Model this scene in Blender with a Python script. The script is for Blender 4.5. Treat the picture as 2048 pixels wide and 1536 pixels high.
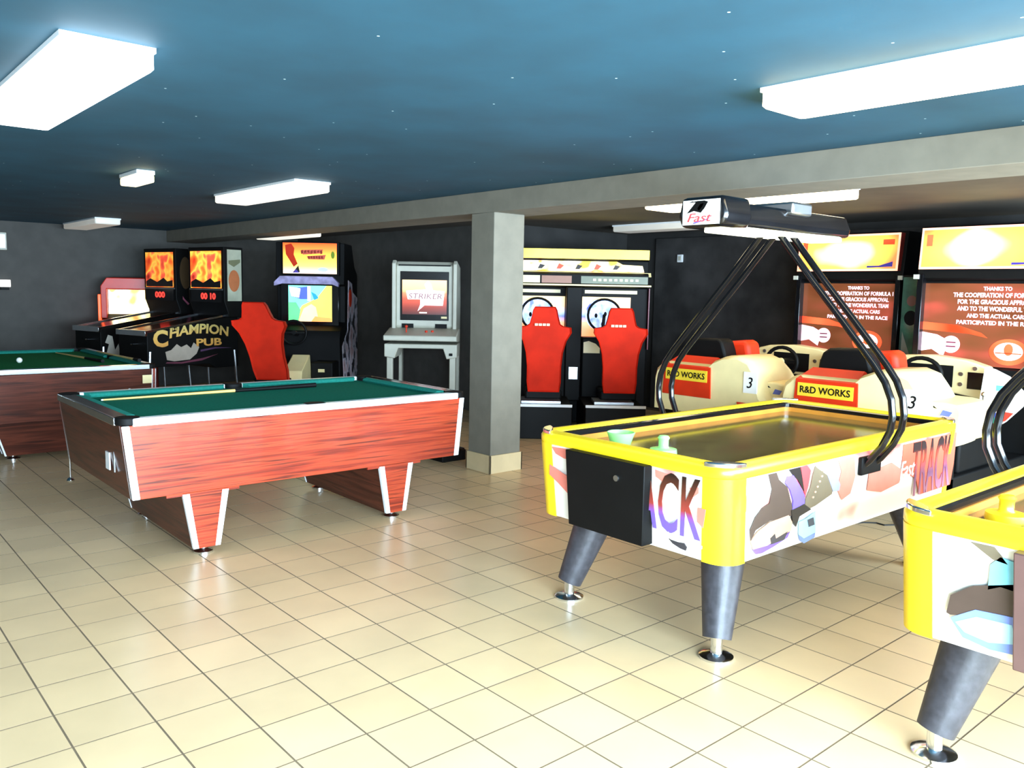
import bpy, math, random
from mathutils import Vector, Matrix
random.seed(7)
for o in list(bpy.data.objects): bpy.data.objects.remove(o)
SC = bpy.context.scene
COL = SC.collection
T = 0.27                                   # floor tile pitch in metres
# ------------------------------------------------------------------ camera
CAM = Vector((-0.638, -3.488, 1.551))
PITCH, ROLL, YAW, FPX = 0.110284, 0.0198192, 0.7153892, 1664.44
cd = bpy.data.cameras.new('camera'); cam = bpy.data.objects.new('camera', cd); COL.objects.link(cam)
fw = Vector((math.sin(YAW)*math.cos(PITCH), math.cos(YAW)*math.cos(PITCH), -math.sin(PITCH)))
rt = Vector((math.cos(YAW), -math.sin(YAW), 0)); up = rt.cross(fw)
c_, s_ = math.cos(ROLL), math.sin(ROLL)
rr = c_*rt + s_*up; uu = -s_*rt + c_*up
m = Matrix((rr, uu, -fw)).transposed().to_4x4(); m.translation = CAM
cam.matrix_world = m
cd.sensor_width = 36; cd.lens = 36*FPX/2048; cd.clip_start = 0.05; cd.clip_end = 200
SC.camera = cam
# ------------------------------------------------------------------ light
w = bpy.data.worlds.new('world'); SC.world = w; w.use_nodes = True
bgn = w.node_tree.nodes['Background']; bgn.inputs[0].default_value = (.62, .82, 1, 1); bgn.inputs[1].default_value = 3.0
def area(name, loc, rot, sx, sy, e, col):
    l = bpy.data.lights.new(name, 'AREA'); l.shape = 'RECTANGLE'; l.size = sx; l.size_y = sy; l.energy = e; l.color = col
    o = bpy.data.objects.new(name, l); COL.objects.link(o); o.location = loc; o.rotation_euler = rot
    return o
R90 = math.pi/2
area('shopfront_daylight', (1.6, -5.35, 1.25), (R90, 0, 0), 9.4, 2.0, 1200, (.62, .82, 1.0))
vs = SC.view_settings
vs.view_transform = 'Standard'; vs.look = 'None'; vs.gamma = 1; vs.use_curve_mapping = False; vs.exposure = 1.12
SC.display_settings.display_device = 'sRGB'

# ------------------------------------------------------------------ materials
def srgb(r, g, b):
    f = lambda c: (c/255/12.92 if c/255 <= .04045 else ((c/255+.055)/1.055)**2.4)
    return (f(r), f(g), f(b), 1)
def mat(name, col, rough=.5, metal=0, var=.12, scale=6, emit=0, coat=0, stretch=(1,1,1), bump=0, col2=None, spec=.5, alpha=1, trans=0):
    m = bpy.data.materials.new(name); m.use_nodes = True
    nt = m.node_tree; b = nt.nodes['Principled BSDF']
    tc = nt.nodes.new('ShaderNodeTexCoord'); mp = nt.nodes.new('ShaderNodeMapping'); nz = nt.nodes.new('ShaderNodeTexNoise')
    cr = nt.nodes.new('ShaderNodeValToRGB')
    mp.inputs['Scale'].default_value = stretch
    nz.inputs['Scale'].default_value = scale; nz.inputs['Detail'].default_value = 4
    nt.links.new(tc.outputs['Object'], mp.inputs[0]); nt.links.new(mp.outputs[0], nz.inputs['Vector'])
    nt.links.new(nz.outputs[0], cr.inputs[0])
    c2 = col2 or tuple(min(1, c*(1+var)) for c in col[:3])+(1,)
    c1 = col if col2 else tuple(c*(1-var) for c in col[:3])+(1,)
    cr.color_ramp.elements[0].position = .35; cr.color_ramp.elements[1].position = .65
    cr.color_ramp.elements[0].color = c1; cr.color_ramp.elements[1].color = c2
    nt.links.new(cr.outputs[0], b.inputs['Base Color'])
    b.inputs['Roughness'].default_value = rough; b.inputs['Metallic'].default_value = metal
    b.inputs['Specular IOR Level'].default_value = spec
    b.inputs['Coat Weight'].default_value = coat
    b.inputs['Transmission Weight'].default_value = trans
    if emit:
        emit *= .8
        nt.links.new(cr.outputs[0], b.inputs['Emission Color']); b.inputs['Emission Strength'].default_value = emit
    if bump:
        bp = nt.nodes.new('ShaderNodeBump'); bp.inputs['Strength'].default_value = bump; bp.inputs['Distance'].default_value = .004
        nt.links.new(nz.outputs[0], bp.inputs['Height']); nt.links.new(bp.outputs[0], b.inputs['Normal'])
    m['nz'] = nz.name; m['cr'] = cr.name
    return m
def ramp(m, stops):
    e = m.node_tree.nodes[m['cr']].color_ramp.elements
    while len(e) > 1: e.remove(e[-1])
    e[0].position, e[0].color = stops[0]
    for p, c in stops[1:]:
        k = e.new(p); k.color = c
    return m
def gradient_z(m, z0, z1, stops):
    """flat print whose colour runs bottom to top: object height drives the ramp"""
    nt = m.node_tree; cr = nt.nodes[m['cr']]
    tc = nt.nodes.new('ShaderNodeTexCoord'); sx = nt.nodes.new('ShaderNodeSeparateXYZ'); mr = nt.nodes.new('ShaderNodeMapRange')
    mr.inputs['From Min'].default_value = z0; mr.inputs['From Max'].default_value = z1
    nt.links.new(tc.outputs['Object'], sx.inputs[0]); nt.links.new(sx.outputs[2], mr.inputs[0])
    nt.links.new(mr.outputs[0], cr.inputs[0])
    return ramp(m, stops)

M = {}
M['chrome'] = mat('chrome', (.75,.77,.80,1), .16, 1, .06)
M['steel'] = mat('brushed_steel', (.42,.43,.44,1), .35, 1, .1)
M['white_metal'] = mat('white_metal', srgb(238,240,240), .3, 0, .03)
M['black'] = mat('black_plastic', srgb(7,7,7), .6, 0, .2, spec=.2)
M['black_gloss'] = mat('black_gloss', srgb(14,13,15), .14, 0, .2)
M['dark_leg'] = mat('dark_leg', srgb(58,56,60), .42, 0, .25, scale=30, bump=.3)
M['yellow'] = mat('yellow_plastic', srgb(250,212,30), .3, 0, .03)
M['red_seat'] = mat('red_seat', srgb(204,38,14), .7, 0, .12, scale=5, bump=.1, spec=.15)
M['red'] = mat('red_panel', srgb(208,48,16), .5, 0, .06, spec=.25)
M['cream'] = mat('cream_fibreglass', srgb(234,214,156), .35, 0, .04)
M['white'] = mat('white_print', srgb(240,238,230), .4, 0, .03)
M['sign_yellow'] = mat('sign_yellow', srgb(232,196,50), .4, 0, .04)
M['grey_cab'] = mat('grey_cabinet', srgb(188,186,170), .45, 0, .06)
M['cloth'] = mat('green_cloth', srgb(14,112,90), .95, 0, .12, scale=60, spec=.1)
M['cloth2'] = mat('bright_green_cloth', srgb(30,128,72), .95, 0, .12, scale=60, spec=.1)
M['cushion'] = mat('cushion_cloth', srgb(40,140,125), .9, 0, .1, scale=60, spec=.1)
M['grout'] = mat('grout', srgb(122,102,78), .9, 0, .15)
M['base_tile'] = mat('base_tile', srgb(205,182,140), .4, 0, .06)
M['rubber'] = mat('rubber', srgb(18,18,18), .7, 0, .1)
def wood(name, st, a, b, c):
    m = mat(name, a, .32, 0, stretch=st, scale=3.0, coat=.08, spec=.3)
    nt = m.node_tree; nt.nodes[m['nz']].inputs['Detail'].default_value = 7; nt.nodes[m['nz']].inputs['Distortion'].default_value = .6
    return ramp(m, [(.28, a), (.45, b), (.55, c), (.68, a), (.8, b)])
WA, WB, WC = srgb(80,26,14), srgb(148,48,26), srgb(176,66,36)
M['wood_x'] = wood('wood_grain_long', (.45, 1, 15), WA, WB, WC)
M['wood_y_shaded'] = wood('wood_grain_cross_shaded', (1, .45, 9), srgb(46,19,12), srgb(76,34,22), srgb(94,44,29))  # same wood; shade on end panels and legs is in the colour
M['cue_wood'] = mat('cue_maple', srgb(226,186,108), .3, 0, .06, stretch=(1,1,1))
M['wall'] = mat('dark_grey_paint', srgb(76,74,70), .8, 0, .10, scale=5, bump=.15)
M['wall_dark'] = mat('near_black_paint', srgb(40,38,36), .8, 0, .25, scale=3)
M['beam'] = mat('grey_paint', srgb(118,112,98), .8, 0, .07, scale=8, bump=.15)
M['board'] = mat('black_board', srgb(54,52,51), .6, 0, .45, scale=2.5)

def ceiling_mat():
    m = mat('blue_ceiling_paint', srgb(21,70,90), .75, 0, .14, scale=2.2, bump=.1)
    nt = m.node_tree; b = nt.nodes['Principled BSDF']; cr = nt.nodes[m['cr']]
    tc = nt.nodes.new('ShaderNodeTexCoord'); vo = nt.nodes.new('ShaderNodeTexVoronoi'); vo.inputs['Scale'].default_value = 3.2
    vo.voronoi_dimensions = '2D'; nt.links.new(tc.outputs['Object'], vo.inputs['Vector'])
    mt = nt.nodes.new('ShaderNodeMath'); mt.operation = 'LESS_THAN'; mt.inputs[1].default_value = .016
    nt.links.new(vo.outputs['Distance'], mt.inputs[0])
    sp = nt.nodes.new('ShaderNodeSeparateColor'); nt.links.new(vo.outputs['Color'], sp.inputs[0])
    m2 = nt.nodes.new('ShaderNodeMath'); m2.operation = 'GREATER_THAN'; m2.inputs[1].default_value = .7; nt.links.new(sp.outputs[0], m2.inputs[0])
    m3 = nt.nodes.new('ShaderNodeMath'); m3.operation = 'MULTIPLY'; nt.links.new(mt.outputs[0], m3.inputs[0]); nt.links.new(m2.outputs[0], m3.inputs[1])
    mx = nt.nodes.new('ShaderNodeMix'); mx.data_type = 'RGBA'; nt.links.new(m3.outputs[0], mx.inputs[0])
    nt.links.new(cr.outputs[0], mx.inputs[6]); mx.inputs[7].default_value = srgb(190,215,220)
    nt.links.new(mx.outputs[2], b.inputs['Base Color'])
    return m
M['ceiling'] = ceiling_mat()

def tile_mat():
    m = mat('floor_tile', srgb(226,194,148), .30, 0, .05, scale=2.5)
    nt = m.node_tree; b = nt.nodes['Principled BSDF']; cr = nt.nodes[m['cr']]
    geo = nt.nodes.new('ShaderNodeNewGeometry'); dv = nt.nodes.new('ShaderNodeVectorMath'); dv.operation = 'SCALE'; dv.inputs['Scale'].default_value = 1/T
    fl = nt.nodes.new('ShaderNodeVectorMath'); fl.operation = 'FLOOR'; wn = nt.nodes.new('ShaderNodeTexWhiteNoise'); wn.noise_dimensions = '2D'
    nt.links.new(geo.outputs['Position'], dv.inputs[0]); nt.links.new(dv.outputs[0], fl.inputs[0]); nt.links.new(fl.outputs[0], wn.inputs[0])
    mr = nt.nodes.new('ShaderNodeMapRange'); mr.inputs['To Min'].default_value = .93; mr.inputs['To Max'].default_value = 1.05
    nt.links.new(wn.outputs['Value'], mr.inputs[0])
    vm = nt.nodes.new('ShaderNodeVectorMath'); vm.operation = 'SCALE'
    nt.links.new(cr.outputs[0], vm.inputs[0]); nt.links.new(mr.outputs[0], vm.inputs['Scale']); nt.links.new(vm.outputs[0], b.inputs['Base Color'])
    # mottled grain read from the room position so every tile differs
    nz = nt.nodes[m['nz']]; nt.links.new(geo.outputs['Position'], nz.inputs['Vector'])
    return m
M['tile'] = tile_mat()

def backlit(name, stops, scale, e, stretch=(1,1,1), rough=.3):
    m = mat(name, (1,1,1,1), rough, 0, scale=scale, emit=e, stretch=stretch)
    m.node_tree.nodes[m['nz']].inputs['Detail'].default_value = 1.5
    return ramp(m, stops)

# ------------------------------------------------------------------ mesh helper
def rrect(x0, x1, y0, y1, r, n=5):
    pts = []
    for cx, cy, a0 in ((x1-r, y1-r, 0), (x0+r, y1-r, 90), (x0+r, y0+r, 180), (x1-r, y0+r, 270)):
        for k in range(n+1):
            a = math.radians(a0+90*k/n); pts.append((cx+r*math.cos(a), cy+r*math.sin(a)))
    return pts
class MB:
    def __init__(s): s.v = []; s.f = []
    def add(s, vs, fs):
        n = len(s.v); s.v += [tuple(v) for v in vs]; s.f += [tuple(i+n for i in f) for f in fs]; return s
    def box(s, x0, x1, y0, y1, z0, z1):
        return s.add([(x0,y0,z0),(x1,y0,z0),(x1,y1,z0),(x0,y1,z0),(x0,y0,z1),(x1,y0,z1),(x1,y1,z1),(x0,y1,z1)],
                     [(3,2,1,0),(4,5,6,7),(0,1,5,4),(1,2,6,5),(2,3,7,6),(3,0,4,7)])
    def loft(s, loops, cap=True):
        n = len(loops[0]); vs = [p for l in loops for p in l]; fs = []
        for k in range(len(loops)-1):
            for i in range(n):
                j = (i+1) % n; fs.append((k*n+i, k*n+j, (k+1)*n+j, (k+1)*n+i))
        if cap: fs += [tuple(reversed(range(n))), tuple((len(loops)-1)*n+i for i in range(n))]
        return s.add(vs, fs)
    def prism(s, poly, axis, a0, a1):
        mk = {'x': lambda u, v, a: (a, u, v), 'y': lambda u, v, a: (u, a, v), 'z': lambda u, v, a: (u, v, a)}[axis]
        return s.loft([[mk(u, v, a0) for u, v in poly], [mk(u, v, a1) for u, v in poly]])
    def cyl(s, p0, p1, r0, r1=None, n=16):
        return s.tube([p0, p1], [r0, r0 if r1 is None else r1], n)
    def tube(s, pts, r, n=10, closed=False):
        pts = [Vector(p) for p in pts]; rs = r if isinstance(r, (list, tuple)) else [r]*len(pts)
        loops = []; ref = None
        for i, p in enumerate(pts):
            if closed: d = pts[(i+1) % len(pts)]-pts[i-1]
            else: d = pts[min(i+1, len(pts)-1)]-pts[max(i-1, 0)]
            d.normalize()
            if ref is None: ref = Vector((0,0,1)) if abs(d.z) < .9 else Vector((1,0,0))
            a = (ref-d*ref.dot(d)).normalized(); b = d.cross(a); ref = a
            loops.append([p+(a*math.cos(2*math.pi*k/n)+b*math.sin(2*math.pi*k/n))*rs[i] for k in range(n)])
        if closed: loops.append(loops[0]); return s.loft(loops, cap=False)
        return s.loft(loops)
    def lathe(s, c, prof, n=24):
        return s.loft([[(c[0]+r*math.cos(2*math.pi*k/n), c[1]+r*math.sin(2*math.pi*k/n), c[2]+z) for k in range(n)] for r, z in prof])
    def build(s, name, m, parent=None, bevel=0, smooth=True, seg=2):
        me = bpy.data.meshes.new(name); me.from_pydata(s.v, [], s.f)
        import bmesh
        bm = bmesh.new(); bm.from_mesh(me); bmesh.ops.recalc_face_normals(bm, faces=bm.faces); bm.to_mesh(me); bm.free()
        if smooth: me.shade_smooth(); me.set_sharp_from_angle(angle=math.radians(38))
        me.materials.append(M[m] if isinstance(m, str) else m)
        o = bpy.data.objects.new(name, me); COL.objects.link(o)
        if parent: o.parent = parent
        if bevel:
            b = o.modifiers.new('bevel', 'BEVEL'); b.width = bevel; b.segments = seg; b.limit_method = 'ANGLE'; b.angle_limit = math.radians(40)
        return o
def box(name, m, parent, *d, bevel=0): return MB().box(*d).build(name, m, parent, bevel)
def prism(name, m, parent, poly, axis, a0, a1, bevel=0, seg=2): return MB().prism(poly, axis, a0, a1).build(name, m, parent, bevel, seg=seg)
def thing(name, label, cat, loc=(0,0,0), rz=0, group=None):
    o = bpy.data.objects.new(name, None); COL.objects.link(o); o.location = loc; o.rotation_euler = (0,0,rz)
    o.empty_display_size = .1
    return tag(o, label, cat, group)
def tag(o, label, cat, group=None):
    o['label'] = label; o['category'] = cat
    if group: o['group'] = group
    return o
def struct(o, label=None):
    o['kind'] = 'structure'
    if label: o['label'] = label
    return o
def decal(name, m, parent, poly, org, u, v, t=.0015):
    """flat print: a thin sheet lying on its panel"""
    org, u, v = Vector(org), Vector(u), Vector(v); n = u.cross(v).normalized()
    a = [org+u*p+v*q-n*.001 for p, q in poly]; b = [x+n*(t+.001) for x in a]
    return MB().loft([a, b]).build(name, m, parent, smooth=False)
def rect(a, b, c, d): return [(a,c),(b,c),(b,d),(a,d)]
def ell(cx, cy, rx, ry, n=20): return [(cx+rx*math.cos(2*math.pi*k/n), cy+ry*math.sin(2*math.pi*k/n)) for k in range(n)]
def text(name, s, m, parent, org, u, v, width, height, shear=0, t=.002, bold=0, arch=0):
    cu = bpy.data.curves.new('t', 'FONT'); cu.body = s; cu.align_x = 'LEFT'; cu.shear = shear; cu.offset = bold; cu.resolution_u = 3; cu.extrude = .01
    to = bpy.data.objects.new('t', cu); COL.objects.link(to)
    me = bpy.data.meshes.new_from_object(to.evaluated_get(bpy.context.evaluated_depsgraph_get()))
    bpy.data.objects.remove(to); bpy.data.curves.remove(cu)
    xs = [q.co.x for q in me.vertices]; ys = [q.co.y for q in me.vertices]
    x0, x1, y0, y1 = min(xs), max(xs), min(ys), max(ys)
    org, u, v = Vector(org), Vector(u), Vector(v); n = u.cross(v).normalized()
    for q in me.vertices:
        a = (q.co.x-x0)/(x1-x0); b = (q.co.y-y0)/(y1-y0); h = t if q.co.z > 0 else -.001
        q.co = org+u*(a*width)+v*(b*height+arch*math.sin(math.pi*a))+n*h
    me.name = name; me.materials.clear(); me.materials.append(M[m] if isinstance(m, str) else m)
    o = bpy.data.objects.new(name, me); COL.objects.link(o); o.parent = parent
    return o
X_, Y_, Z_ = Vector((1,0,0)), Vector((0,1,0)), Vector((0,0,1))

# ================================================================== SETTING
ZC, ZB = 2.38, 2.206                       # ceiling, beam underside
XL, XR, YF, YB = -4.0, 8.3, -5.4, 9.8
floor = struct(box('floor', 'grout', None, XL-.1, XR+.1, YF-.1, YB+.1, -.08, -.0011))
def tile_geo(h=T/2, g=.0030, c=.0004, z=0, cx=0, cy=0):
    a = h-g; b = a-c
    return ([(cx-a,cy-a,-.01),(cx+a,cy-a,-.01),(cx+a,cy+a,-.01),(cx-a,cy+a,-.01),(cx-a,cy-a,-.0004),(cx+a,cy-a,-.0004),(cx+a,cy+a,-.0004),(cx-a,cy+a,-.0004),
             (cx-b,cy-b,0),(cx+b,cy-b,0),(cx+b,cy+b,0),(cx-b,cy+b,0)],
            [(0,1,5,4),(1,2,6,5),(2,3,7,6),(3,0,4,7),(4,5,9,8),(5,6,10,9),(6,7,11,10),(7,4,8,11),(8,9,10,11)])
def raw_edges(me):                          # the glaze stops at the tile's edge; its sides are unglazed
    me.materials.append(M['grout'])
    for p in me.polygons:
        if abs(p.normal.z) < .9: p.material_index = 1
cells = []
for i in range(math.floor(XL/T), math.ceil(XR/T)):
    for j in range(math.floor(YF/T), math.ceil(YB/T)):
        x, y = (i+.5)*T, (j+.5)*T
        if x < XL+.1 or x > XR-.1 or y < YF+.1 or y > YB-.1: continue
        d = Vector((x,y,0))-CAM; z = d.dot(fw)
        px = 1024+FPX*d.dot(rr)/z if z > .3 else -9999; py = 768-FPX*d.dot(uu)/z if z > .3 else -9999
        vis = -70 < px < 2110 and 0 < py < 1620
        hid = (2.4 < x < 4.4 and y > -1.45 and y < 0.4) or (x > 2.3 and y < -2.2)
        cells.append((0 if vis and not hid else 1, d.length, x, y))
cells.sort()
tm = None; rest = MB()
for k, (v_, d_, x, y) in enumerate(cells):
    if k < 300:
        if tm is None:
            o = MB().add(*tile_geo()).build('tile', 'tile', floor, smooth=False); tm = o.data; raw_edges(tm)
        else:
            o = bpy.data.objects.new('tile', tm); COL.objects.link(o); o.parent = floor
        o.location = (x, y, random.uniform(-.0002, .0002)); o.rotation_euler = (random.uniform(-.0008,.0008), random.uniform(-.0008,.0008), 0)
    else: rest.add(*tile_geo(cx=x, cy=y))
far = rest.build('far_tiles', 'tile', floor, smooth=False); raw_edges(far.data); far['kind'] = 'stuff'

M['ceiling2'] = mat('brown_grey_ceiling', srgb(74,64,50), .8, 0, .2, scale=2)  # browner, duller ceiling tone beyond the beam
struct(box('ceiling', 'ceiling2', None, 4.0, XR+.1, YF-.1, YB+.1, ZC, ZC+.12))
struct(box('ceiling', 'ceiling', None, XL-.1, 4.0, YF-.1, YB+.1, ZC, ZC+.12))
struct(box('wall_back', 'wall', None, XL-.1, 6.1, YB, YB+.12, -.05, ZC))
struct(box('wall_left', 'wall', None, XL-.12, XL, YF, YB, -.05, ZC))
struct(box('wall_right', 'wall_dark', None, XR, XR+.12, YF, 4.5, -.05, ZC))
wr = struct(MB().box(6.0, 6.12, 4.4, YB, -.05, ZC).build('wall_alcove', 'wall', None))
struct(MB().box(6.0, XR, 4.4, 4.52, -.05, ZC).build('wall_corner', 'wall_dark', None))
# shopfront behind the camera: low sill, posts and header around the glazing
sf = struct(MB().box(XL, XR, YF-.12, YF, -.05, .18).box(XL, XR, YF-.12, YF, 2.28, ZC).build('wall_front', 'wall', None))
for k in range(5):
    x = XL+.05+k*2.5
    fr = struct(MB().box(x, x+.06, YF-.08, YF-.02, .18, 2.28).box(x, x+2.5, YF-.08, YF-.02, .18, .23).box(x, x+2.5, YF-.08, YF-.02, 2.23, 2.28).build('window_%d' % (k+1), 'white_metal', None))
# beam + column
struct(box('trim_1', 'beam', None, 3.815, 4.27, YF, YB, ZB, ZC, bevel=.004), 'grey painted ceiling beam')
struct(box('trim_2', 'beam', None, 3.815, 4.15, 1.9, 2.205, -.01, ZB, bevel=.006), 'grey square column under the beam')
bb = struct(MB().box(3.8, 4.165, 1.885, 1.899, 0, .158).box(3.8, 3.814, 1.885, 2.22, 0, .158).box(4.151, 4.165, 1.885, 2.22, 0, .158).box(3.8, 4.165, 2.206, 2.22, 0, .158).build('baseboard_column', 'base_tile', None, bevel=.002))
# black board covering the side wall next to the twin racer
prism('board', 'board', None, rect(-1.9, 3.85, .0, 2.3), 'x', 8.26, 8.298, bevel=.004)
bd = bpy.data.objects['board']; bd.name = 'wall_panel'; tag(bd, 'large scuffed black board covering the wall behind the racing simulators', 'board')

def off(px, D): return (px-1024)/FPX*D                     # sideways reach at a depth
RB = Vector((rt.x, rt.y, 0)); BB = Vector((math.sin(YAW), math.cos(YAW), 0))

# ------------------------------------------------------------------ ceiling lamps
def lamp_mat(name, e, col=(1,.86,.62,1)):
    return mat(name, col, .35, 0, .02, emit=e)
LM = [lamp_mat('diffuser_bright', 4.6, (1,.82,.52,1)), lamp_mat('diffuser_medium', .6, (1,.95,.82,1)), lamp_mat('diffuser_dim', .16, (.74,.70,.62,1)), lamp_mat('diffuser_cool', 3.0, (.95,.97,1,1))]
def lamp(x, y, lab, lv, L=1.6, W=.31, zb=2.30, grp='fluorescent box lamps on the ceiling'):
    t = thing('ceiling_lamp', lab, 'lamp', (x, y, ZC), 0, grp)
    h = zb-ZC
    MB().box(0, W, 0, L, -.018, 0).build('base_plate', 'white_metal', t)
    MB().loft([[(W*a+0 if 0 else q[0], q[1], z) for q in rrect(i, W-i, i, L-i, .02, 3)] for z, i, a in ((-.018, .003, 0), (h+.01, .003, 0), (h, .012, 0))]).build('diffuser', LM[lv], t)
    return t
lamp(.085, -.35, 'big white box lamp at the upper left, nearest the camera', 3)
lamp(2.345, -3.13, 'bright white box lamp above the air hockey tables at the upper right', 0)
lamp(2.345, 2.53, 'cream box lamp hanging over the middle pool table, in front of the beam', 1)
lamp(2.325, 7.95, 'small dim far box lamp above the rear pool table and pinball machines', 2)
lamp(5.08, -.38, 'bright box lamp just behind the beam, above the yellow air hockey table', 0, L=1.76, W=.40, zb=2.29)
lamp(7.0, 1.9, 'dull grey box lamp beyond the beam, left of the air hockey score box', 2)
lamp(5.05, 7.75, 'thin lit lamp strip glimpsed under the beam above the kart game', 1)
t = thing('emergency_lamp', 'small square warm lamp on the ceiling left of the cream box lamp', 'lamp', (1.32, 2.95, ZC))
box('base_plate', 'white_metal', t, 0, .13, 0, .42, -.03, 0, bevel=.004)
box('diffuser', mat('warm_diffuser', (1,.82,.42,1), .3, 0, .04, emit=2.4), t, .004, .126, .004, .416, -.085, -.03, bevel=.01)

# ------------------------------------------------------------------ pool tables
def pool_table(label, loc, rz, cloth, grp='coin operated pool tables'):
    t = thing('pool_table', label, 'pool table', loc, rz, grp)
    L, W, H = 1.17, .68, .83
    for s in (-1, 1):
        y0, y1 = (s*W, s*(W-.03)) if s < 0 else (s*(W-.03), s*W)
        prism('side_panel', 'wood_x', t, [(-L+.012,.79),(-L+.058,.378),(L-.058,.378),(L-.012,.79)], 'y', y0, y1, bevel=.003)
        for q in (-1, 1):
            xa = q*(L-.012); xb = q*(L-.058)
            MB().loft([[(xa-q*.0,s*W+s*.003,.79),(xa-q*.042,s*W+s*.003,.79),(xa-q*.042,s*(W-.04),.79),(xa,s*(W-.04),.79)],
                       [(xb-q*.0,s*W+s*.003,.378),(xb-q*.042,s*W+s*.003,.378),(xb-q*.042,s*(W-.04),.378),(xb,s*(W-.04),.378)]]).build('corner_trim', 'white_metal', t, bevel=.004)
        MB().loft([[(s*(L-.01),-W+.035,.79),(s*(L-.04),-W+.035,.79),(s*(L-.04),W-.035,.79),(s*(L-.01),W-.035,.79)],
                   [(s*(L-.058),-W+.035,.378),(s*(L-.088),-W+.035,.378),(s*(L-.088),W-.035,.378),(s*(L-.058),W-.035,.378)]]).build('end_panel', 'wood_y_shaded', t)
    box('underside', 'wood_y_shaded', t, -L+.12, L-.12, -W+.04, W-.04, .385, .41)
    for s in (-1, 1):                                       # rails
        a, b = sorted((s*(W+.008), s*(W-.052)))
        box('side_rail', 'white_metal', t, -L+.07, L-.07, a, b, .786, H, bevel=.006)
        a, b = sorted((s*(L+.006), s*(L-.085)))
        box('end_rail', 'black_gloss', t, a, b, -W+.06, W-.06, .786, H, bevel=.005)
        a, b = sorted((s*(L+.009), s*(L-.004)))
        box('rail_edge', 'chrome', t, a, b, -W+.06, W-.06, .79, H+.002, bevel=.002)
        # cushions
        for q in (-1, 1):
            x0, x1 = (.07, L-.15) if q > 0 else (-L+.15, -.07)
            MB().loft([[(x0, s*(W-.05), .80), (x0, s*(W-.05), H), (x0+.02, s*(W-.10), H-.004), (x0+.03, s*(W-.115), H-.016), (x0+.03, s*(W-.10), .80)],
                       [(x1, s*(W-.05), .80), (x1, s*(W-.05), H), (x1-.02, s*(W-.10), H-.004), (x1-.03, s*(W-.115), H-.016), (x1-.03, s*(W-.10), .80)]]).build('cushion', 'cushion', t)
        y0, y1 = -W+.15, W-.15
        MB().loft([[(s*(L-.084), y0, .80), (s*(L-.084), y0, H), (s*(L-.13), y0+.02, H-.004), (s*(L-.145), y0+.03, H-.016), (s*(L-.13), y0+.03, .80)],
                   [(s*(L-.084), y1, .80), (s*(L-.084), y1, H), (s*(L-.13), y1-.02, H-.004), (s*(L-.145), y1-.03, H-.016), (s*(L-.13), y1-.03, .80)]]).build('cushion', 'cushion', t)
    # cloth bed with pocket mouths left open as dark wells
    box('playing_bed', cloth, t, -L+.05, L-.05, -W+.05, W-.05, .765, .80)
    for x in (-L+.06, 0, L-.06):
        for s in (-1, 1):
            y = s*(W-.055 if x else W-.05)
            if x: MB().prism([(x+math.copysign(1,x)*(.065*math.cos(a)), y+s*.062*math.sin(a)) for a in [k*math.pi/10 for k in range(-5,16)]], 'z', .792, H+.004).build('pocket_cover', 'black', t, bevel=.006)
            else: MB().prism([(x+.065*math.cos(a), y-s*.05*math.sin(a)-s*.0) for a in [k*math.pi/10 for k in range(0,11)]]+[(x-.065, y+s*.045),(x+.065, y+s*.045)], 'z', .792, H+.003).build('pocket_cover', 'black', t, bevel=.005)
            MB().lathe((x-(math.copysign(.03,x) if x else 0), y-s*.03, .8), [(.042, 0), (.042, .003), (.040, .004)], 16).build('pocket_hole', 'rubber', t)
    for cx in (-.71, .585):                                 # wide tapered leg panels
        MB().loft([[(cx-.13,-W+.002,.378),(cx+.13,-W+.002,.378),(cx+.13,W-.10,.378),(cx-.13,W-.10,.378)],
                   [(cx-.075,-W+.002,.045),(cx+.075,-W+.002,.045),(cx+.075,W-.2,.045),(cx-.075,W-.2,.045)]]).build('leg', 'wood_y_shaded', t)
        prism('leg_front', 'wood_x', t, [(cx-.13,.378),(cx+.13,.378),(cx+.075,.045),(cx-.075,.045)], 'y', -W-.003, -W+.0015)  # thin plate keeping the unshaded wood tone on the leg's front
        for s in (-1, 1):
            MB().loft([[(cx+s*.133,-W-.004,.372),(cx+s*.095,-W-.004,.372),(cx+s*.095,-W+.02,.372),(cx+s*.133,-W+.02,.372)],
                       [(cx+s*.078,-W-.004,.045),(cx+s*.048,-W-.004,.045),(cx+s*.048,-W+.02,.045),(cx+s*.078,-W+.02,.045)]]).build('leg_trim', 'white_metal', t)
            MB().loft([[(cx+s*.133,W-.096,.372),(cx+s*.115,W-.096,.372),(cx+s*.115,W-.11,.372),(cx+s*.133,W-.11,.372)],
                       [(cx+s*.078,W-.196,.045),(cx+s*.06,W-.196,.045),(cx+s*.06,W-.21,.045),(cx+s*.078,W-.21,.045)]]).build('leg_trim', 'white_metal', t)
        for y in (-W+.06, W-.27):
            MB().lathe((cx, y, 0), [(.055, 0), (.055, .012), (.035, .02), (.018, .026), (.018, .05)], 18).build('foot', 'chrome', t)
        box('leg_plate', 'wood_x', t, cx-.22, cx+.2, -W+.004, -W+.02, .362, .378)
    # coin slide and hanging chrome rod on the end
    box('coin_plate', 'white_metal', t, -L+.026, -L+.034, -W+.30, -W+.37, .50, .60)
    tr = MB(); tr.box(-L+.03, -L+.036, -W+.22, -W+.235, .50, .63).build('coin_tray', 'steel', t)
    MB().tube([(-L+.02, W-.02, .79), (-L+.06, W-.02, .42), (-L+.06, W-.02, .26)], .006, 8).lathe((-L+.06, W-.02, .225), [(.004,0),(.022,.008),(.026,.02),(.018,.034),(.004,.04)], 12).build('hanging_rod', 'chrome', t)
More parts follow.
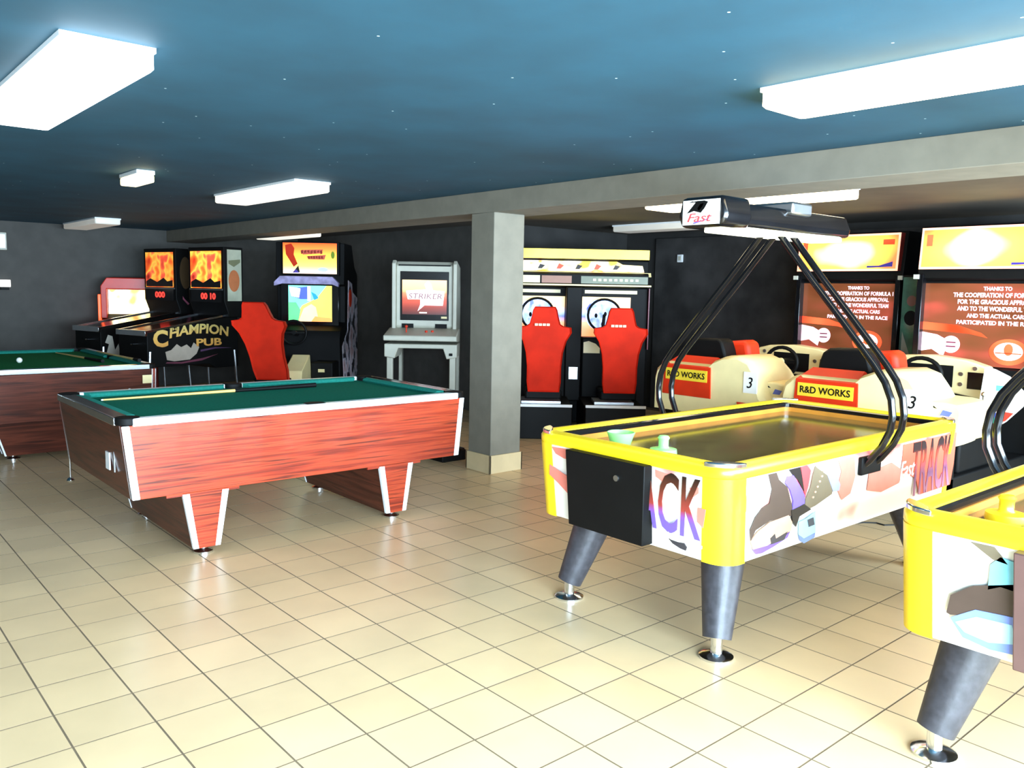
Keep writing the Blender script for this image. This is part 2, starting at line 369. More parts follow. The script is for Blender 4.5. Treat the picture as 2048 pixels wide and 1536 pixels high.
    box('name_plate', 'steel', t, -L+.14, -L+.24, -W-.0095, -W-.007, .80, .818)
    return t
pool_table('red-brown wooden pool table with teal cloth standing in the middle, a two-tone cue on it', (1.83, 1.885, 0), 0, 'cloth')
p2 = pool_table('bright green pool table cut off by the left edge, holding a white ball', (1.19, 5.53, 0), R90, 'cloth2')
def cue(label, p0, p1, z=.812, butt=.38):
    p0, p1 = Vector(p0), Vector(p1); d = p1-p0
    t = thing('pool_cue', label, 'cue', (p0.x, p0.y, 0), math.atan2(d.y, d.x), 'pool cues lying on the tables'); Ln = Vector((d.x, d.y)).length
    za, zb = p0.z, p1.z
    q = 1-butt
    zq = za+(zb-za)*q
    MB().tube([(0,0,za),(.02,0,za),(Ln*q,0,zq)], [.006,.006,.0115]).build('shaft', 'cue_wood', t)
    MB().tube([(Ln*q,0,zq),(Ln,0,zb)], [.0118,.017]).build('butt', 'black', t)
    MB().tube([(-.012,0,za),(0,0,za)], [.0055,.006]).build('tip', 'white', t)
cue('cue with pale shaft and thick black butt lying on the teal cloth', (.86, 2.25, .807), (2.36, 2.24, .818), butt=.42)
cue('thin pale cue lying across the far end of the green pool table', (1.0, 5.55, .807), (1.0+.62, 5.55+1.05, .815), butt=.3) if 0 else None
cue('pale cue resting on the right rail of the green pool table at the left', (1.79, 5.98, .842), (1.805, 4.62, .848), butt=.12)
cue('white tipped cue lying along the right side of the green cloth', (1.50, 6.42, .807), (1.60, 5.05, .817), butt=.35)
tag(MB().lathe((.96, 5.36, .801), [(.001,0)]+[(.026*math.sin(a), .026-.026*math.cos(a)) for a in [k*math.pi/10 for k in range(1,10)]]+[(.001,.052)], 16).build('cue_ball', 'white', None), 'white cue ball on the green cloth of the left pool table', 'ball')
box('paper_tag', 'cream', p2, -1.172+.005, -1.172+.012, -.64, -.56, .66, .735)

# ------------------------------------------------------------------ air hockey
prt = mat('hockey_print', srgb(244,236,222), .35, 0, scale=2.4, stretch=(1,1,1.6)); prt.node_tree.nodes[prt['nz']].inputs['Detail'].default_value = 2
ramp(prt, [(.30, srgb(246,240,228)), (.53, srgb(246,238,226)), (.60, srgb(236,176,160)), (.66, srgb(214,84,78)), (.74, srgb(232,150,140))])
# the blotches are printed only on the upper half of the panel
_nt = prt.node_tree; _tc = _nt.nodes.new('ShaderNodeTexCoord'); _sx = _nt.nodes.new('ShaderNodeSeparateXYZ'); _mr = _nt.nodes.new('ShaderNodeMapRange')
_mr.inputs['From Min'].default_value = .5; _mr.inputs['From Max'].default_value = .84; _mr.inputs['To Min'].default_value = -.14; _mr.inputs['To Max'].default_value = .13
_ad = _nt.nodes.new('ShaderNodeMath'); _nt.links.new(_tc.outputs['Object'], _sx.inputs[0]); _nt.links.new(_sx.outputs[2], _mr.inputs[0])
_nt.links.new(_mr.outputs[0], _ad.inputs[0]); _nt.links.new(_nt.nodes[prt['nz']].outputs[0], _ad.inputs[1]); _nt.links.new(_ad.outputs[0], _nt.nodes[prt['cr']].inputs[0])
def flat(name, *c, r=.4): return mat(name, srgb(*c), r, 0, .06, scale=12)
M['purple_ink'] = flat('purple_ink', 96,110,190)
FP = dict(boot=flat('print_brown', 74,58,50), purple=flat('print_purple', 112,92,214), black=flat('print_black', 20,16,18), red=flat('print_red', 206,70,74), pale=flat('print_pale_coral', 232,128,110),
          boot2=flat('print_khaki', 112,100,80), cuff=flat('print_lilac', 146,150,226), hub=flat('print_black2', 26,22,20), sole=flat('print_peach', 214,170,142),
          rim=flat('print_violet', 118,88,172), inner=flat('print_slate', 58,54,58), wheel=flat('print_sky', 168,218,240), wheelrim=flat('print_blue', 118,140,214),
          wheeldark=flat('print_slate2', 60,70,84), redpatch=flat('print_coral', 222,96,72), splash=flat('print_aqua', 128,206,226))
TR = gradient_z(mat('track_letters', (1,1,1,1), .4), .50, .80, [(0, srgb(110,90,210)), (.35, srgb(116,86,190)), (.5, srgb(160,60,50)), (.75, srgb(96,44,28)), (1, srgb(20,14,10))])
TR2 = gradient_z(mat('track_letters_side', (1,1,1,1), .4), .50, .82, [(0, srgb(190,120,150)), (.35, srgb(120,70,110)), (.6, srgb(190,70,50)), (.8, srgb(40,14,20)), (1, srgb(14,8,10))])
SIDE = {'redpatch': [(0.42, 0.80), (1.10, 0.80), (1.09, 0.62), (1.06, 0.50), (0.66, 0.50), (0.60, .60), (0.42, 0.655)],
'boot' : [(-0.849, 0.808), (-0.786, 0.808), (-0.764, 0.774), (-0.695, 0.733), (-0.647, 0.642), (-0.623, 0.596), (-0.82, 0.603), (-0.924, 0.58), (-0.955, 0.541), (-0.963, 0.587), (-0.929, 0.636), (-0.88, 0.669), (-0.827, 0.681), (-0.815, 0.74)],
'purple' : [(-0.7, 0.78), (-0.652, 0.779), (-0.599, 0.73), (-0.549, 0.675), (-0.544, 0.637), (-0.598, 0.629), (-0.645, 0.621), (-0.64, 0.662), (-0.675, 0.72), (-0.716, 0.752)],
'black' : [(-0.689, 0.808), (-0.598, 0.808), (-0.572, 0.753), (-0.55, 0.691), (-0.611, 0.753), (-0.663, 0.786)],
'red' : [(-0.594, 0.808), (-0.539, 0.808), (-0.506, 0.782), (-0.522, 0.709), (-0.542, 0.664), (-0.564, 0.725)],
'boot2' : [(-0.467, 0.798), (-0.445, 0.785), (-0.356, 0.741), (-0.293, 0.666), (-0.302, 0.644), (-0.445, 0.611), (-0.545, 0.6), (-0.532, 0.657), (-0.497, 0.705), (-0.483, 0.763)],
'cuff' : [(-0.356, 0.741), (-0.269, 0.729), (-0.23, 0.679), (-0.237, 0.652), (-0.292, 0.654)],
'hub' : [(-0.655, 0.623), (-0.549, 0.635), (-0.485, 0.601), (-0.583, 0.584), (-0.608, 0.541), (-0.639, 0.567)],
'sole' : [(-0.955, 0.541), (-0.906, 0.572), (-0.819, 0.598), (-0.672, 0.604), (-0.639, 0.567), (-0.645, 0.531), (-0.738, 0.511), (-0.828, 0.497), (-0.898, 0.484), (-0.933, 0.496)],
'rim' : [(-0.938, 0.5), (-0.828, 0.497), (-0.737, 0.5), (-0.654, 0.527), (-0.671, 0.504), (-0.781, 0.483), (-0.87, 0.471), (-0.914, 0.475)],
'inner' : [(-0.812, 0.525), (-0.777, 0.539), (-0.766, 0.516), (-0.674, 0.531), (-0.699, 0.499), (-0.801, 0.497)],
'wheel' : [(-0.58, 0.557), (-0.521, 0.563), (-0.442, 0.583), (-0.43, 0.482), (-0.531, 0.468), (-0.574, 0.497)],
'wheelrim' : [(-0.574, 0.497), (-0.531, 0.473), (-0.436, 0.483), (-0.438, 0.462), (-0.529, 0.451), (-0.56, 0.468)],
'wheeldark' : [(-0.51, 0.556), (-0.46, 0.559), (-0.446, 0.523), (-0.496, 0.521)]}
END2 = {'boot2' : [(0.436, 0.806), (0.367, 0.806), (0.326, 0.761), (0.368, 0.766)],
'splash' : [(0.374, 0.748), (0.348, 0.779), (0.293, 0.77), (0.275, 0.682), (0.341, 0.687), (0.375, 0.669)],
'boot' : [(0.489, 0.561), (0.481, 0.621), (0.418, 0.669), (0.278, 0.713), (0.267, 0.577), (0.348, 0.59), (0.477, 0.557)],
'wheelrim' : [(0.476, 0.549), (0.405, 0.596), (0.269, 0.607), (0.261, 0.493), (0.354, 0.484), (0.435, 0.497)],
'wheel': [(0.46, 0.54), (0.40, 0.575), (0.30, 0.58), (0.28, 0.525), (0.36, 0.505), (0.43, 0.515)]}
M['playfield'] = mat('hockey_playfield', srgb(104,84,48), .12, 0, .3, scale=4, coat=0, spec=.35)
ramp(M['playfield'], [(.3, srgb(96,80,48)), (.5, srgb(112,98,58)), (.7, srgb(104,80,52))])
M['inner_rail'] = mat('inner_rail', srgb(214,140,52), .35, 0, .1)
def hockey(label, loc, first):
    t = thing('air_hockey_table', label, 'air hockey table', loc, 0, 'yellow rimmed air hockey tables')
    L, W = 1.135, .57
    MB().loft([[(x, y, z) for x, y in rrect(-L+i, L-i, -W+j, W-j, .09, 6)] for z, i, j in ((.45, .035, .012), (.70, .01, .004), (.815, 0, 0))], cap=False).build('body', prt, t)
    # yellow corner posts wrap the four corners
    for sx in (-1, 1):
        for sy in (-1, 1):
            def arc(i, j, o):
                r = .09+o; cx, cy = sx*(L-i-.09), sy*(W-j-.09)
                pts = [(cx-sx*.03, cy+sy*r)]+[(cx+sx*r*math.sin(a), cy+sy*r*math.cos(a)) for a in [k*math.pi/16 for k in range(9)]]+[(cx+sx*r, cy-sy*.03)]
                return pts
            loops = []
            for z, i, j in ((.447, .035, .012), (.70, .01, .004), (.815, 0, 0)):
                loops.append([(x, y, z) for x, y in arc(i, j, .006)]+[(x, y, z) for x, y in reversed(arc(i, j, -.008))])
            MB().loft(loops).build('corner_post', 'yellow', t)
            MB().loft([[(sx*(L-.115)+sx*.125*math.sin(a)+0, sy*(W-.115)+sy*.125*math.cos(a), z) for a in [k*math.pi/20 for k in range(11)]]+[(sx*(L-.04), sy*(W-.085), z), (sx*(L-.085), sy*(W-.04), z)] for z in (.858, .880)]).build('corner_cap', 'chrome', t, bevel=.005)
    # rim: four rounded yellow rails
    o_ = rrect(-L-.008, L+.008, -W-.008, W+.008, .10, 6); i_ = rrect(-L+.075, L-.075, -W+.075, W-.075, .05, 6)
    def mixo(k): return [(a[0]*(1-k)+b[0]*k, a[1]*(1-k)+b[1]*k) for a, b in zip(o_, i_)]
    lp = [[(x, y, z) for x, y in mixo(k)] for k, z in ((.06,.812),(0,.825),(0,.85),(.12,.866),(.35,.872),(.75,.872),(.95,.864),(1,.85),(1,.812))]
    MB().loft(lp, cap=False).build('rim', 'yellow', t)
    a = rrect(-L+.074, L-.074, -W+.074, W-.074, .05, 6); b = rrect(-L+.088, L-.088, -W+.088, W-.088, .04, 6)
    MB().loft([[(x, y, z) for x, y in q] for q, z in ((a,.858),(b,.852),(b,.795))], cap=False).build('inner_edge', 'black_gloss', t)
    MB().loft([[(x, y, z) for x, y in q] for q, z in ((b,.83),([(x*.985,y*.985) for x,y in b],.83),([(x*.985,y*.985) for x,y in b],.80))], cap=False).build('bumper', 'inner_rail', t)
    box('playfield', 'playfield', t, -L+.08, L-.08, -W+.08, W-.08, .77, .803)
    for s in (-1, 1): box('goal_slot', 'rubber', t, *(sorted((s*(L-.102), s*(L-.09)))), -.18, .18, .803, .828)
    box('underside', 'black', t, -L+.1, L-.1, -W+.06, W-.06, .43, .452)
    # cone legs, splayed outwards
    for sx in (-1, 1):
        for sy in (-1, 1):
            x0, y0, x1, y1 = sx*(L-.27), sy*(W-.19), sx*(L-.15), sy*(W-.12)
            MB().tube([(x0, y0, .452), (x0*.0+x0, y0, .448), (x1, y1, .085)], [.10, .10, .062], 24).build('leg', 'dark_leg', t)
            MB().lathe((x1, y1, 0), [(.074, 0), (.074, .010), (.058, .018), (.026, .024), (.026, .10)], 24).build('foot', 'chrome', t)
    # gantry: two pairs of bent tubes carrying the score box
    path = [(-.575, .745), (-.605, .775), (-.66, .85), (-.695, .93), (-.702, 1.0), (-.69, 1.08), (-.655, 1.16), (-.60, 1.235), (-.425, 1.44), (-.25, 1.64), (-.05, 1.88)]
    for s in (-1, 1):
        for x in (-.02, .10):
            MB().tube([(x, -s*y, z) for y, z in path], .017, 12).build('gantry_tube', 'black_gloss', t)
        a, b = sorted((s*(W), s*(W+.022)))
        box('gantry_mount', 'black', t, -.06, .14, a, b, .70, .79, bevel=.006)
    sb = prism('score_box', 'black_gloss', t, [(-.12,1.885),(.12,1.885),(.13,1.93),(.10,2.0),(-.10,2.0),(-.13,1.93)], 'x', -.50, .58, bevel=.015)
    prism('end_housing', 'black_gloss', t, [(-.12,1.875),(.12,1.875),(.14,1.93),(.12,2.02),(-.12,2.02),(-.14,1.93)], 'x', -.62, -.40, bevel=.02)
    box('clamp_block', 'steel', t, -.05, .14, -.14, .14, 1.97, 2.035, bevel=.012)
    box('lamp_strip', mat('gantry_lamp', (1,.95,.72,1), .4, 0, .03, emit=1.6), t, -.46, .56, -.09, .10, 1.862, 1.886, bevel=.006)
    # small picture sign on the end
    decal('sign', 'white', t, rect(-.105, .105, -.058, .058), (-.622, 0, 1.945), -Y_, Z_, .004)
    for nm, mm, pl in (('sign_print', 'black', [(-.08,.0),(-.05,.03),(-.03,.05),(-.05,.056),(-.07,.05),(-.02,.056),(.02,.056),(.04,.05),(.02,.02),(.0,.0),(-.04,.01)]),
                       ('sign_print', FP['red'], [(-.01,.01),(.01,.03),(.015,.045),(-.005,.04),(-.02,.02)])):
        decal(nm, mm, t, pl, (-.6265, 0, 1.942), -Y_, Z_, .001)
    text('sign_lettering', 'Fast', FP['red'], t, (-.627, .075, 1.90), -Y_, Z_, .14, .04, shear=.3)
    decal('sign_print', FP['purple'], t, [(-.04,-.045),(.04,-.03),(.06,-.022),(.04,-.034),(-.04,-.052)], (-.6268, 0, 1.942), -Y_, Z_, .001)
    # prints on the long side that faces the room
    def sidey(z): return -W-.0005+ (0.012 if z < .5 else 0)*0
    for k, pl in SIDE.items():
        th = dict(redpatch=.001, rim=.004, inner=.0045, wheelrim=.004, wheeldark=.0045, purple=.0042, red=.0038, black=.003, sole=.0035, hub=.005, cuff=.0035).get(k, .0025)
        decal('skate_print' if k != 'redpatch' else 'lettering_ground', FP[k], t, [(x, z) for x, z in pl], (0, -W-.0005, 0), X_, Z_, th)
    text('lettering', 'TRACK', TR2, t, (.54, -W-.002, .50), X_, Z_, .50, .30, bold=.02)
    text('lettering', 'Fast', 'white', t, (.40, -W-.003, .62), X_, Z_, .17, .09, shear=.3)
    for pl in ([(-.26,.80),(-.10,.80),(-.08,.70),(-.12,.62),(-.2,.60),(-.25,.66),(-.22,.74)], [(.06,.70),(.30,.72),(.44,.66),(.40,.60),(.2,.58),(.05,.61)], [(-1.0,.74),(-.93,.77),(-.88,.72),(-.92,.68),(-1.0,.67)]):
        decal('blotch_print', FP['pale'], t, pl, (0, -W-.0005, 0), X_, Z_, .0008)
    for k in range(6): decal('lace', FP['sole'], t, ell(-.475+k*.017, .655+k*.022, .008, .005, 8), (0, -W-.0005, 0), X_, Z_, .006)
    # end face
    e = -L-.0005
    if first:
        text('lettering', 'TRACK', TR, t, (e-.001, .095, .54), -Y_, Z_, .545, .26, bold=.012)
        decal('puck_print', FP['inner'], t, [(.29,.515),(.31,.50),(.35,.488),(.38,.485),(.385,.50),(.37,.515),(.33,.52)], (e, 0, 0), -Y_, Z_, .004)
        decal('puck_print', 'white', t, [(.28,.53),(.30,.515),(.34,.513),(.40,.520),(.46,.512),(.46,.524),(.38,.532),(.31,.528),(.285,.545)], (e, 0, 0), -Y_, Z_, .0045)
        for pl in ([(-.45,.80),(-.20,.81),(-.24,.76),(-.36,.755),(-.42,.77)], [(-.46,.71),(-.36,.68),(-.28,.66),(-.26,.62),(-.33,.59),(-.40,.63),(-.46,.66)], [(.20,.80),(.27,.79),(.24,.755),(.205,.77)], [(.385,.755),(.43,.765),(.43,.74),(.40,.715)], [(.43,.68),(.47,.68),(.46,.60),(.43,.62)]):
            decal('blotch_print', FP['pale'], t, pl, (e, 0, 0), -Y_, Z_, .001)
        for k in range(5): decal('small_print', FP['redpatch'], t, rect(-.225+k*.018, -.218+k*.018, .60-k*.004, .66-k*.004), (e, 0, 0), -Y_, Z_, .002)
    else:
        for k, pl in END2.items(): decal('skate_print', FP[k], t, [(-y+.10, z) for y, z in pl], (e, 0, 0), -Y_, Z_, .004 if k in ('wheelrim',) else (.005 if k == 'wheel' else .002))
    y0, y1 = (-.18, .305) if first else (-.30, .20)
    MB().loft([[(-L-.05, y0, .815), (-L+.01, y0, .815), (-L+.01, y1, .815), (-L-.05, y1, .815)],
               [(-L-.035, y0+.01, .455), (-L+.04, y0+.01, .455), (-L+.04, y1-.02, .455), (-L-.035, y1-.02, .455)]]).build('coin_box', 'black' if first else flat('brown_box', 92,66,62), t, bevel=.004)
    MB().tube([(-L-.045, -.02, .735), (-L-.053, -.02, .735)], .014, 16).build('lock', 'steel', t)
    return t
HX, HY = 3.29, -1.03
hockey('yellow rimmed air hockey table right of centre, with black coin box on its end', (HX, HY, 0), True)
hockey('yellow rimmed air hockey table cut off at the bottom right corner', (HX-.05, HY-1.83, 0), False)
gm = mat('green_mallet', srgb(165,238,150), .25, 0, .05, emit=.12, trans=.3); ym = mat('yellow_mallet', srgb(240,214,30), .3, 0, .05)  # faint glow in the green one stands in for light through it
def mallet(label, x, y, m, tilt=0, cup=False):
    if cup: pr = [(.028, 0), (.034, .003), (.050, .05), (.054, .058), (.050, .060), (.030, .012), (.001, .010)]
    else: pr = [(.048, 0), (.05, .006), (.048, .022), (.022, .026), (.018, .032), (.018, .055), (.022, .062), (.016, .07), (.001, .072)]
    o = MB().lathe((0,0,0), pr, 24).build('mallet', m, None); o.scale = (1.3, 1.3, 1.3); o.location = (x, y, .8045 ); o.rotation_euler = (tilt, tilt*.0, 0)
    tag(o, label, 'mallet', 'air hockey mallets')
mallet('green upturned mallet in the left corner of the air hockey table', 2.40, -.81, gm, cup=True)
mallet('pale green mallet nearer the coin box edge of the air hockey table', 2.43, -1.05, gm)
mallet('yellow mallet on the cut-off air hockey table at the right', 2.47, -2.50, ym)

# ------------------------------------------------------------------ racing simulators
mq1 = backlit('marquee_glow', [(.22, srgb(240,110,30)), (.38, srgb(255,190,60)), (.48, srgb(255,245,190)), (.58, srgb(255,240,150)), (.68, srgb(255,215,0)), (.8, srgb(235,100,40))], 2.6, 1.5)
scr1 = backlit('projection_screen', [(.25, srgb(90,42,20)), (.42, srgb(110,60,34)), (.55, srgb(126,62,40)), (.72, srgb(180,72,58)), (.8, srgb(110,50,28))], 2.0, .45, stretch=(1,1,2.2))
def radial(m, sy, sz, cy, cz, stops, wob=.25):
    nt = m.node_tree; tc = nt.nodes.new('ShaderNodeTexCoord'); mp = nt.nodes.new('ShaderNodeMapping'); ln = nt.nodes.new('ShaderNodeVectorMath'); ln.operation = 'LENGTH'
    mp.inputs['Location'].default_value = (0, -cy/sy, -cz/sz); mp.inputs['Scale'].default_value = (0, 1/sy, 1/sz)
    nt.links.new(tc.outputs['Object'], mp.inputs[0]); nt.links.new(mp.outputs[0], ln.inputs[0])
    ad = nt.nodes.new('ShaderNodeMath'); ad.operation = 'MULTIPLY_ADD'; ad.inputs[1].default_value = wob
    nt.links.new(nt.nodes[m['nz']].outputs[0], ad.inputs[0]); nt.links.new(ln.outputs['Value'], ad.inputs[2])
    nt.links.new(ad.outputs[0], nt.nodes[m['cr']].inputs[0]); return ramp(m, stops)
radial(mq1, .75, .42, .05, 1.99, [(.15, srgb(255,255,240)), (.45, srgb(255,244,170)), (.62, srgb(255,214,70)), (.8, srgb(250,160,60)), (1, srgb(226,96,50))], .5)  # bright middle from the tube behind is painted into the ramp
glowp = backlit('screen_pink', [(.3, srgb(255,190,210)), (.7, srgb(255,225,235))], 3, .8)
glowr = backlit('screen_red', [(.3, srgb(235,50,20)), (.7, srgb(255,100,60))], 3, .8)
sidegreen = mat('side_art', srgb(30,62,56), .4, 0, scale=3, emit=0); ramp(sidegreen, [(.35, srgb(30,62,58)), (.5, srgb(52,104,88)), (.6, srgb(110,126,118)), (.7, srgb(26,36,38))])
redglow = mat('marquee_side', srgb(110,28,20), .4, 0, .2)
LINES = ['THANKS TO', 'THE COOPERATION OF FORMULA 1', 'FOR THE GRACIOUS APPROVAL', 'AND TO THE WONDERFUL TEAM', 'AND THE ACTUAL CARS', 'PARTICIPATED IN THE RACE']
def sim(label, cy, xb, xs, yo=0):
    t = thing('racing_simulator', label, 'racing simulator', (0, cy, 0), 0, 'single seat racing simulators')
    box('platform', 'black', t, xb+.5, xs+.05, -.5, .5, 0, .3, bevel=.01)
    box('sub_frame', 'black', t, xb+.10, xb+.66, -.5, .46, .16, .60, bevel=.02)
    # rear shell with humps
    out = [(.52,.58),(.52,.86),(.50,.93),(.44,.98),(.36,1.0),(-.06,1.0),(-.10,1.035),(-.20,1.075),(-.34,1.085),(-.44,1.05),(-.50,.97),(-.535,.86),(-.56,.79),(-.60,.76),(-.62,.70),(-.62,.58)]
    lo = []
    for x, k, dz in ((xb+.0, .94, -.03), (xb+.03, .985, -.008), (xb+.10, 1, 0), (xb+.45, 1, 0), (xb+.62, .98, -.10), (xb+.72, .96, -.2)):
        lo.append([(x, y*k, (z if z < .6 else max(z+dz, .60+.1*(z-.6)))) for y, z in out])
    MB().loft(lo).build('shell', 'cream', t)
    prism('fender', 'cream', t, [(-.40,.62),(-.40,.895),(-.60,.89),(-.69,.875),(-.715,.84),(-.70,.64),(-.68,.62)], 'x', xb+.12, xb+.62, bevel=.02)
    decal('fender_mark', 'purple_ink', t, [(.58,.80),(.64,.80),(.66,.83),(.60,.84)], (xb+.119, 0, 0), -Y_, Z_, .003)
    decal('fender_mark', 'black', t, [(.50,.845),(.54,.86),(.56,.845),(.53,.85)], (xb+.119, 0, 0), -Y_, Z_, .003)
    # red rear panel with the yellow sign
    MB().loft([[(xb-.012,.40,.72),(xb-.012,-.09,.72),(xb+.03,-.09,.70),(xb+.03,.40,.70)],
               [(xb-.012,.385,.965),(xb-.012,-.08,.965),(xb+.03,-.08,.965),(xb+.03,.385,.965)],
               [(xb+.14,.34,1.045),(xb+.14,-.05,1.045),(xb+.18,-.05,1.03),(xb+.18,.34,1.03)]]).build('rear_panel', 'red', t)
    sg = decal('sign', 'sign_yellow', t, rect(-.365, .055, .845, .94), (xb-.0125, 0, 0), -Y_, Z_, .006)
    text('lettering', 'R&D WORKS', 'black', t, (xb-.02, .345, .868), -Y_, Z_, .38, .05, bold=.015, t=.001)
    decal('number_card', 'white', t, rect(.395, .515, .80, .965), (xb+.005, 0, 0), -Y_, Z_, .012)
    text('number', '3', 'black', t, (xb-.0085, -.428, .84), -Y_, Z_, .05, .085, shear=.2, t=.002)
    decal('vent', 'black', t, [(.03,.50),(.12,.50),(.14,.66),(.05,.66)], (xb+.012, 0, 0), -Y_, Z_, .01)
    decal('barcode_sticker', 'board', t, rect(-.28, -.14, .60, .65), (xb+.012, 0, 0), -Y_, Z_, .008)
    for k in range(4): decal('small_mark', 'red', t, rect(-.09+k*.022, -.074+k*.022, .60, .64), (xb+.012, 0, 0), -Y_, Z_, .008)
    decal('stripe', 'red', t, [(.36,.64),(.50,.60),(.50,.72),(.34,.72)], (xb+.006, 0, 0), -Y_, Z_, .012)
    decal('stripe', flat('stripe_green', 10,110,86), t, [(.30,.69),(.345,.62),(.365,.62),(.33,.70)], (xb+.006, 0, 0), -Y_, Z_, .012)
    # seat
    prism('headrest', 'black', t, [(.37,.95),(.355,1.08),(.33,1.15),(.28,1.185),(.04,1.195),(.0,1.175),(-.03,1.10),(-.07,.95)], 'x', xb+.24, xb+.42, bevel=.02)
    prism('seat', 'red', t, [(.32,.45),(.30,1.08),(.22,1.15),(-.08,1.185),(-.13,1.17),(-.16,1.0),(-.16,.45)], 'x', xb+.43, xb+.62, bevel=.04, seg=3)
    box('seat_pan', 'red', t, xb+.5, xb+1.1, -.24, .22, .32, .5, bevel=.04)
    # dashboard
    dx = xb+1.38
    d = prism('dashboard', 'cream', t, [(.37,.85),(.37,1.07),(.25,1.10),(0,1.115),(-.25,1.09),(-.40,1.045),(-.42,.79),(-.05,.84)], 'x', dx, dx+.14, bevel=.012)
    decal('dash_panel', 'black', d, rect(-.20, .16, .87, 1.04), (dx-.001, 0, 0), -Y_, Z_, .004)
    decal('dash_screen', 'black_gloss', d, rect(.27, .39, .87, 1.0), (dx-.001, 0, 0), -Y_, Z_, .004)
    decal('dash_slot', 'black_gloss', d, rect(-.36, -.25, .93, .99), (dx-.001, 0, 0), -Y_, Z_, .004)
    for yy, zz in ((.22, .98), (.22, .90), (-.30, 1.04), (.32, 1.03), (-.05, .95)):
        decal('gauge', 'steel', d, ell(yy, zz, .016, .016, 12), (dx-.001, 0, 0), -Y_, Z_, .009)
    box('dash_pillar', 'black', t, dx+.02, dx+.2, -.3, .3, .28, .86, bevel=.01)
    for s in (-.44, .44):
        b = box('cockpit_side', 'black', t, xb+.8, dx+.2, s-.03, s+.03, .3, .8 if s > 0 else .74, bevel=.02)
    sw = MB().tube([(dx-.16, .02+.155*math.cos(a), .965+.13*math.sin(a)) for a in [k*math.pi/12 for k in range(24)]], .017, 10, closed=True).build('steering_wheel', 'black', t)
    MB().tube([(dx-.16,.02,.965),(dx+.01,.02,.965)], .03).build('column', 'black', sw)
    MB().box(dx-.172, dx-.152, -.125, .165, .95, .985).box(dx-.172, dx-.152, 0, .04, .84, .98).build('spokes', 'black', sw)
    MB().lathe((0,0,0), [(.035,0),(.035,.012),(.02,.016)], 16).build('hub', 'cream', sw).matrix_local = Matrix.Translation((dx-.172,.02,.965)) @ Matrix.Rotation(-R90, 4, 'Y')
    # coloured fairing at the right of the cockpit
    f = decal('fairing', 'white', t, [(.42,.80),(.44,1.06),(.50,1.045),(.60,1.0),(.70,.90),(.735,.84),(.70,.78),(.60,.66),(.55,.62),(.50,.68)], (dx-.1, 0, 0), -Y_, Z_, .05)
    for nm, c, pl in (('stripe', 'stripe_teal', [(.455,.745),(.50,.745),(.565,.64),(.55,.62),(.50,.68)]), ('stripe', 'stripe_navy', [(.50,.745),(.53,.742),(.585,.655),(.565,.64)]), ('stripe', 'stripe_red', [(.55,.742),(.66,.735),(.61,.672),(.595,.665)])):
        cc = {'stripe_teal': (20,128,110), 'stripe_navy': (48,76,160), 'stripe_red': (214,60,44)}[c]
        decal(nm, flat(c, *cc), f, pl, (dx-.15, 0, 0), -Y_, Z_, .003)
    decal('badge', flat('badge_blue', 96,178,232), f, rect(.53, .60, .89, .93), (dx-.15, 0, 0), -Y_, Z_, .003)
    MB().tube([(xb+1.1, -.50, .72), (xb+1.08, -.50, .86)], .008).lathe((xb+1.08, -.50, .85), [(.004,0),(.02,.012),(.018,.03),(.004,.04)], 12).build('gear_lever', 'chrome', t)
    # projection cabinet
    ws = .52
    cab = prism('screen_housing', 'black', t, [(xs,.25),(xs,.98),(xs+.05,1.0),(xs+.05,1.72),(xs-.0,1.74),(xs+.0,1.80),(xs+.06,2.2),(min(xs+.8,8.2),2.2),(min(xs+.8,8.2),.25)], 'y', -ws-.03, ws+.03, bevel=.006)
    for s in (-1, 1):
        a, b = sorted((s*(ws+.02), s*(ws-.03)))
        box('screen_frame', 'black_gloss', t, xs-.03, xs+.06, a, b, .98, 1.78, bevel=.004)
        a, b = sorted((s*(ws+.045), s*(ws+.002)))
        box('bracket', 'grey_cab', t, xs-.05, xs-.03, a, b, 1.735, 1.775)
    sc = decal('screen', scr1, t, rect(-.49, .49, 1.0, 1.70), (xs+.048, 0, 0), -Y_, Z_, .006)
    sx = xs+.040
    hs = [(.22,.034),(.70,.040),(.62,.040),(.62,.040),(.46,.036),(.62,.036)]
    z = 1.64
    for (wd, hh), ln in zip(hs, LINES):
        text('screen_text', ln, glowp, sc, (sx, -.10+wd/2 if wd < .6 else wd/2-.10, z), -Y_, Z_, wd, hh, bold=.03, t=.001); z -= .058
    for yy, zz, r in ((-.24, 1.17, .075),):
        decal('round_badge', glowp, sc, ell(yy, zz, r, r, 24), (sx, 0, 0), -Y_, Z_, .001)
        for dz in (.018, -.018): decal('badge_line', flat('line_maroon', 130,50,70), sc, rect(yy-.04, yy+.04, zz+dz-.006, zz+dz+.006), (sx-.002, 0, 0), -Y_, Z_, .001)
    decal('emblem_ring', glowr, sc, ell(.22, 1.13, .15, .11, 28), (sx, 0, 0), -Y_, Z_, .001)
    decal('emblem_ring', glowp, sc, ell(.22, 1.135, .11, .075, 28), (sx-.0012, 0, 0), -Y_, Z_, .001)
    decal('emblem_ring', glowr, sc, ell(.22, 1.15, .035, .05, 20), (sx-.0024, 0, 0), -Y_, Z_, .001)
    decal('emblem_ring', glowr, sc, [(.12,1.125),(.32,1.125),(.32,1.115),(.12,1.115)], (sx-.0024, 0, 0), -Y_, Z_, .001)
    decal('picture_shape', glowr, sc, [(-.49,1.36),(-.20,1.34),(.0,1.28),(.05,1.24),(-.1,1.27),(-.49,1.29)], (sx+.0012, 0, 0), -Y_, Z_, .0004)
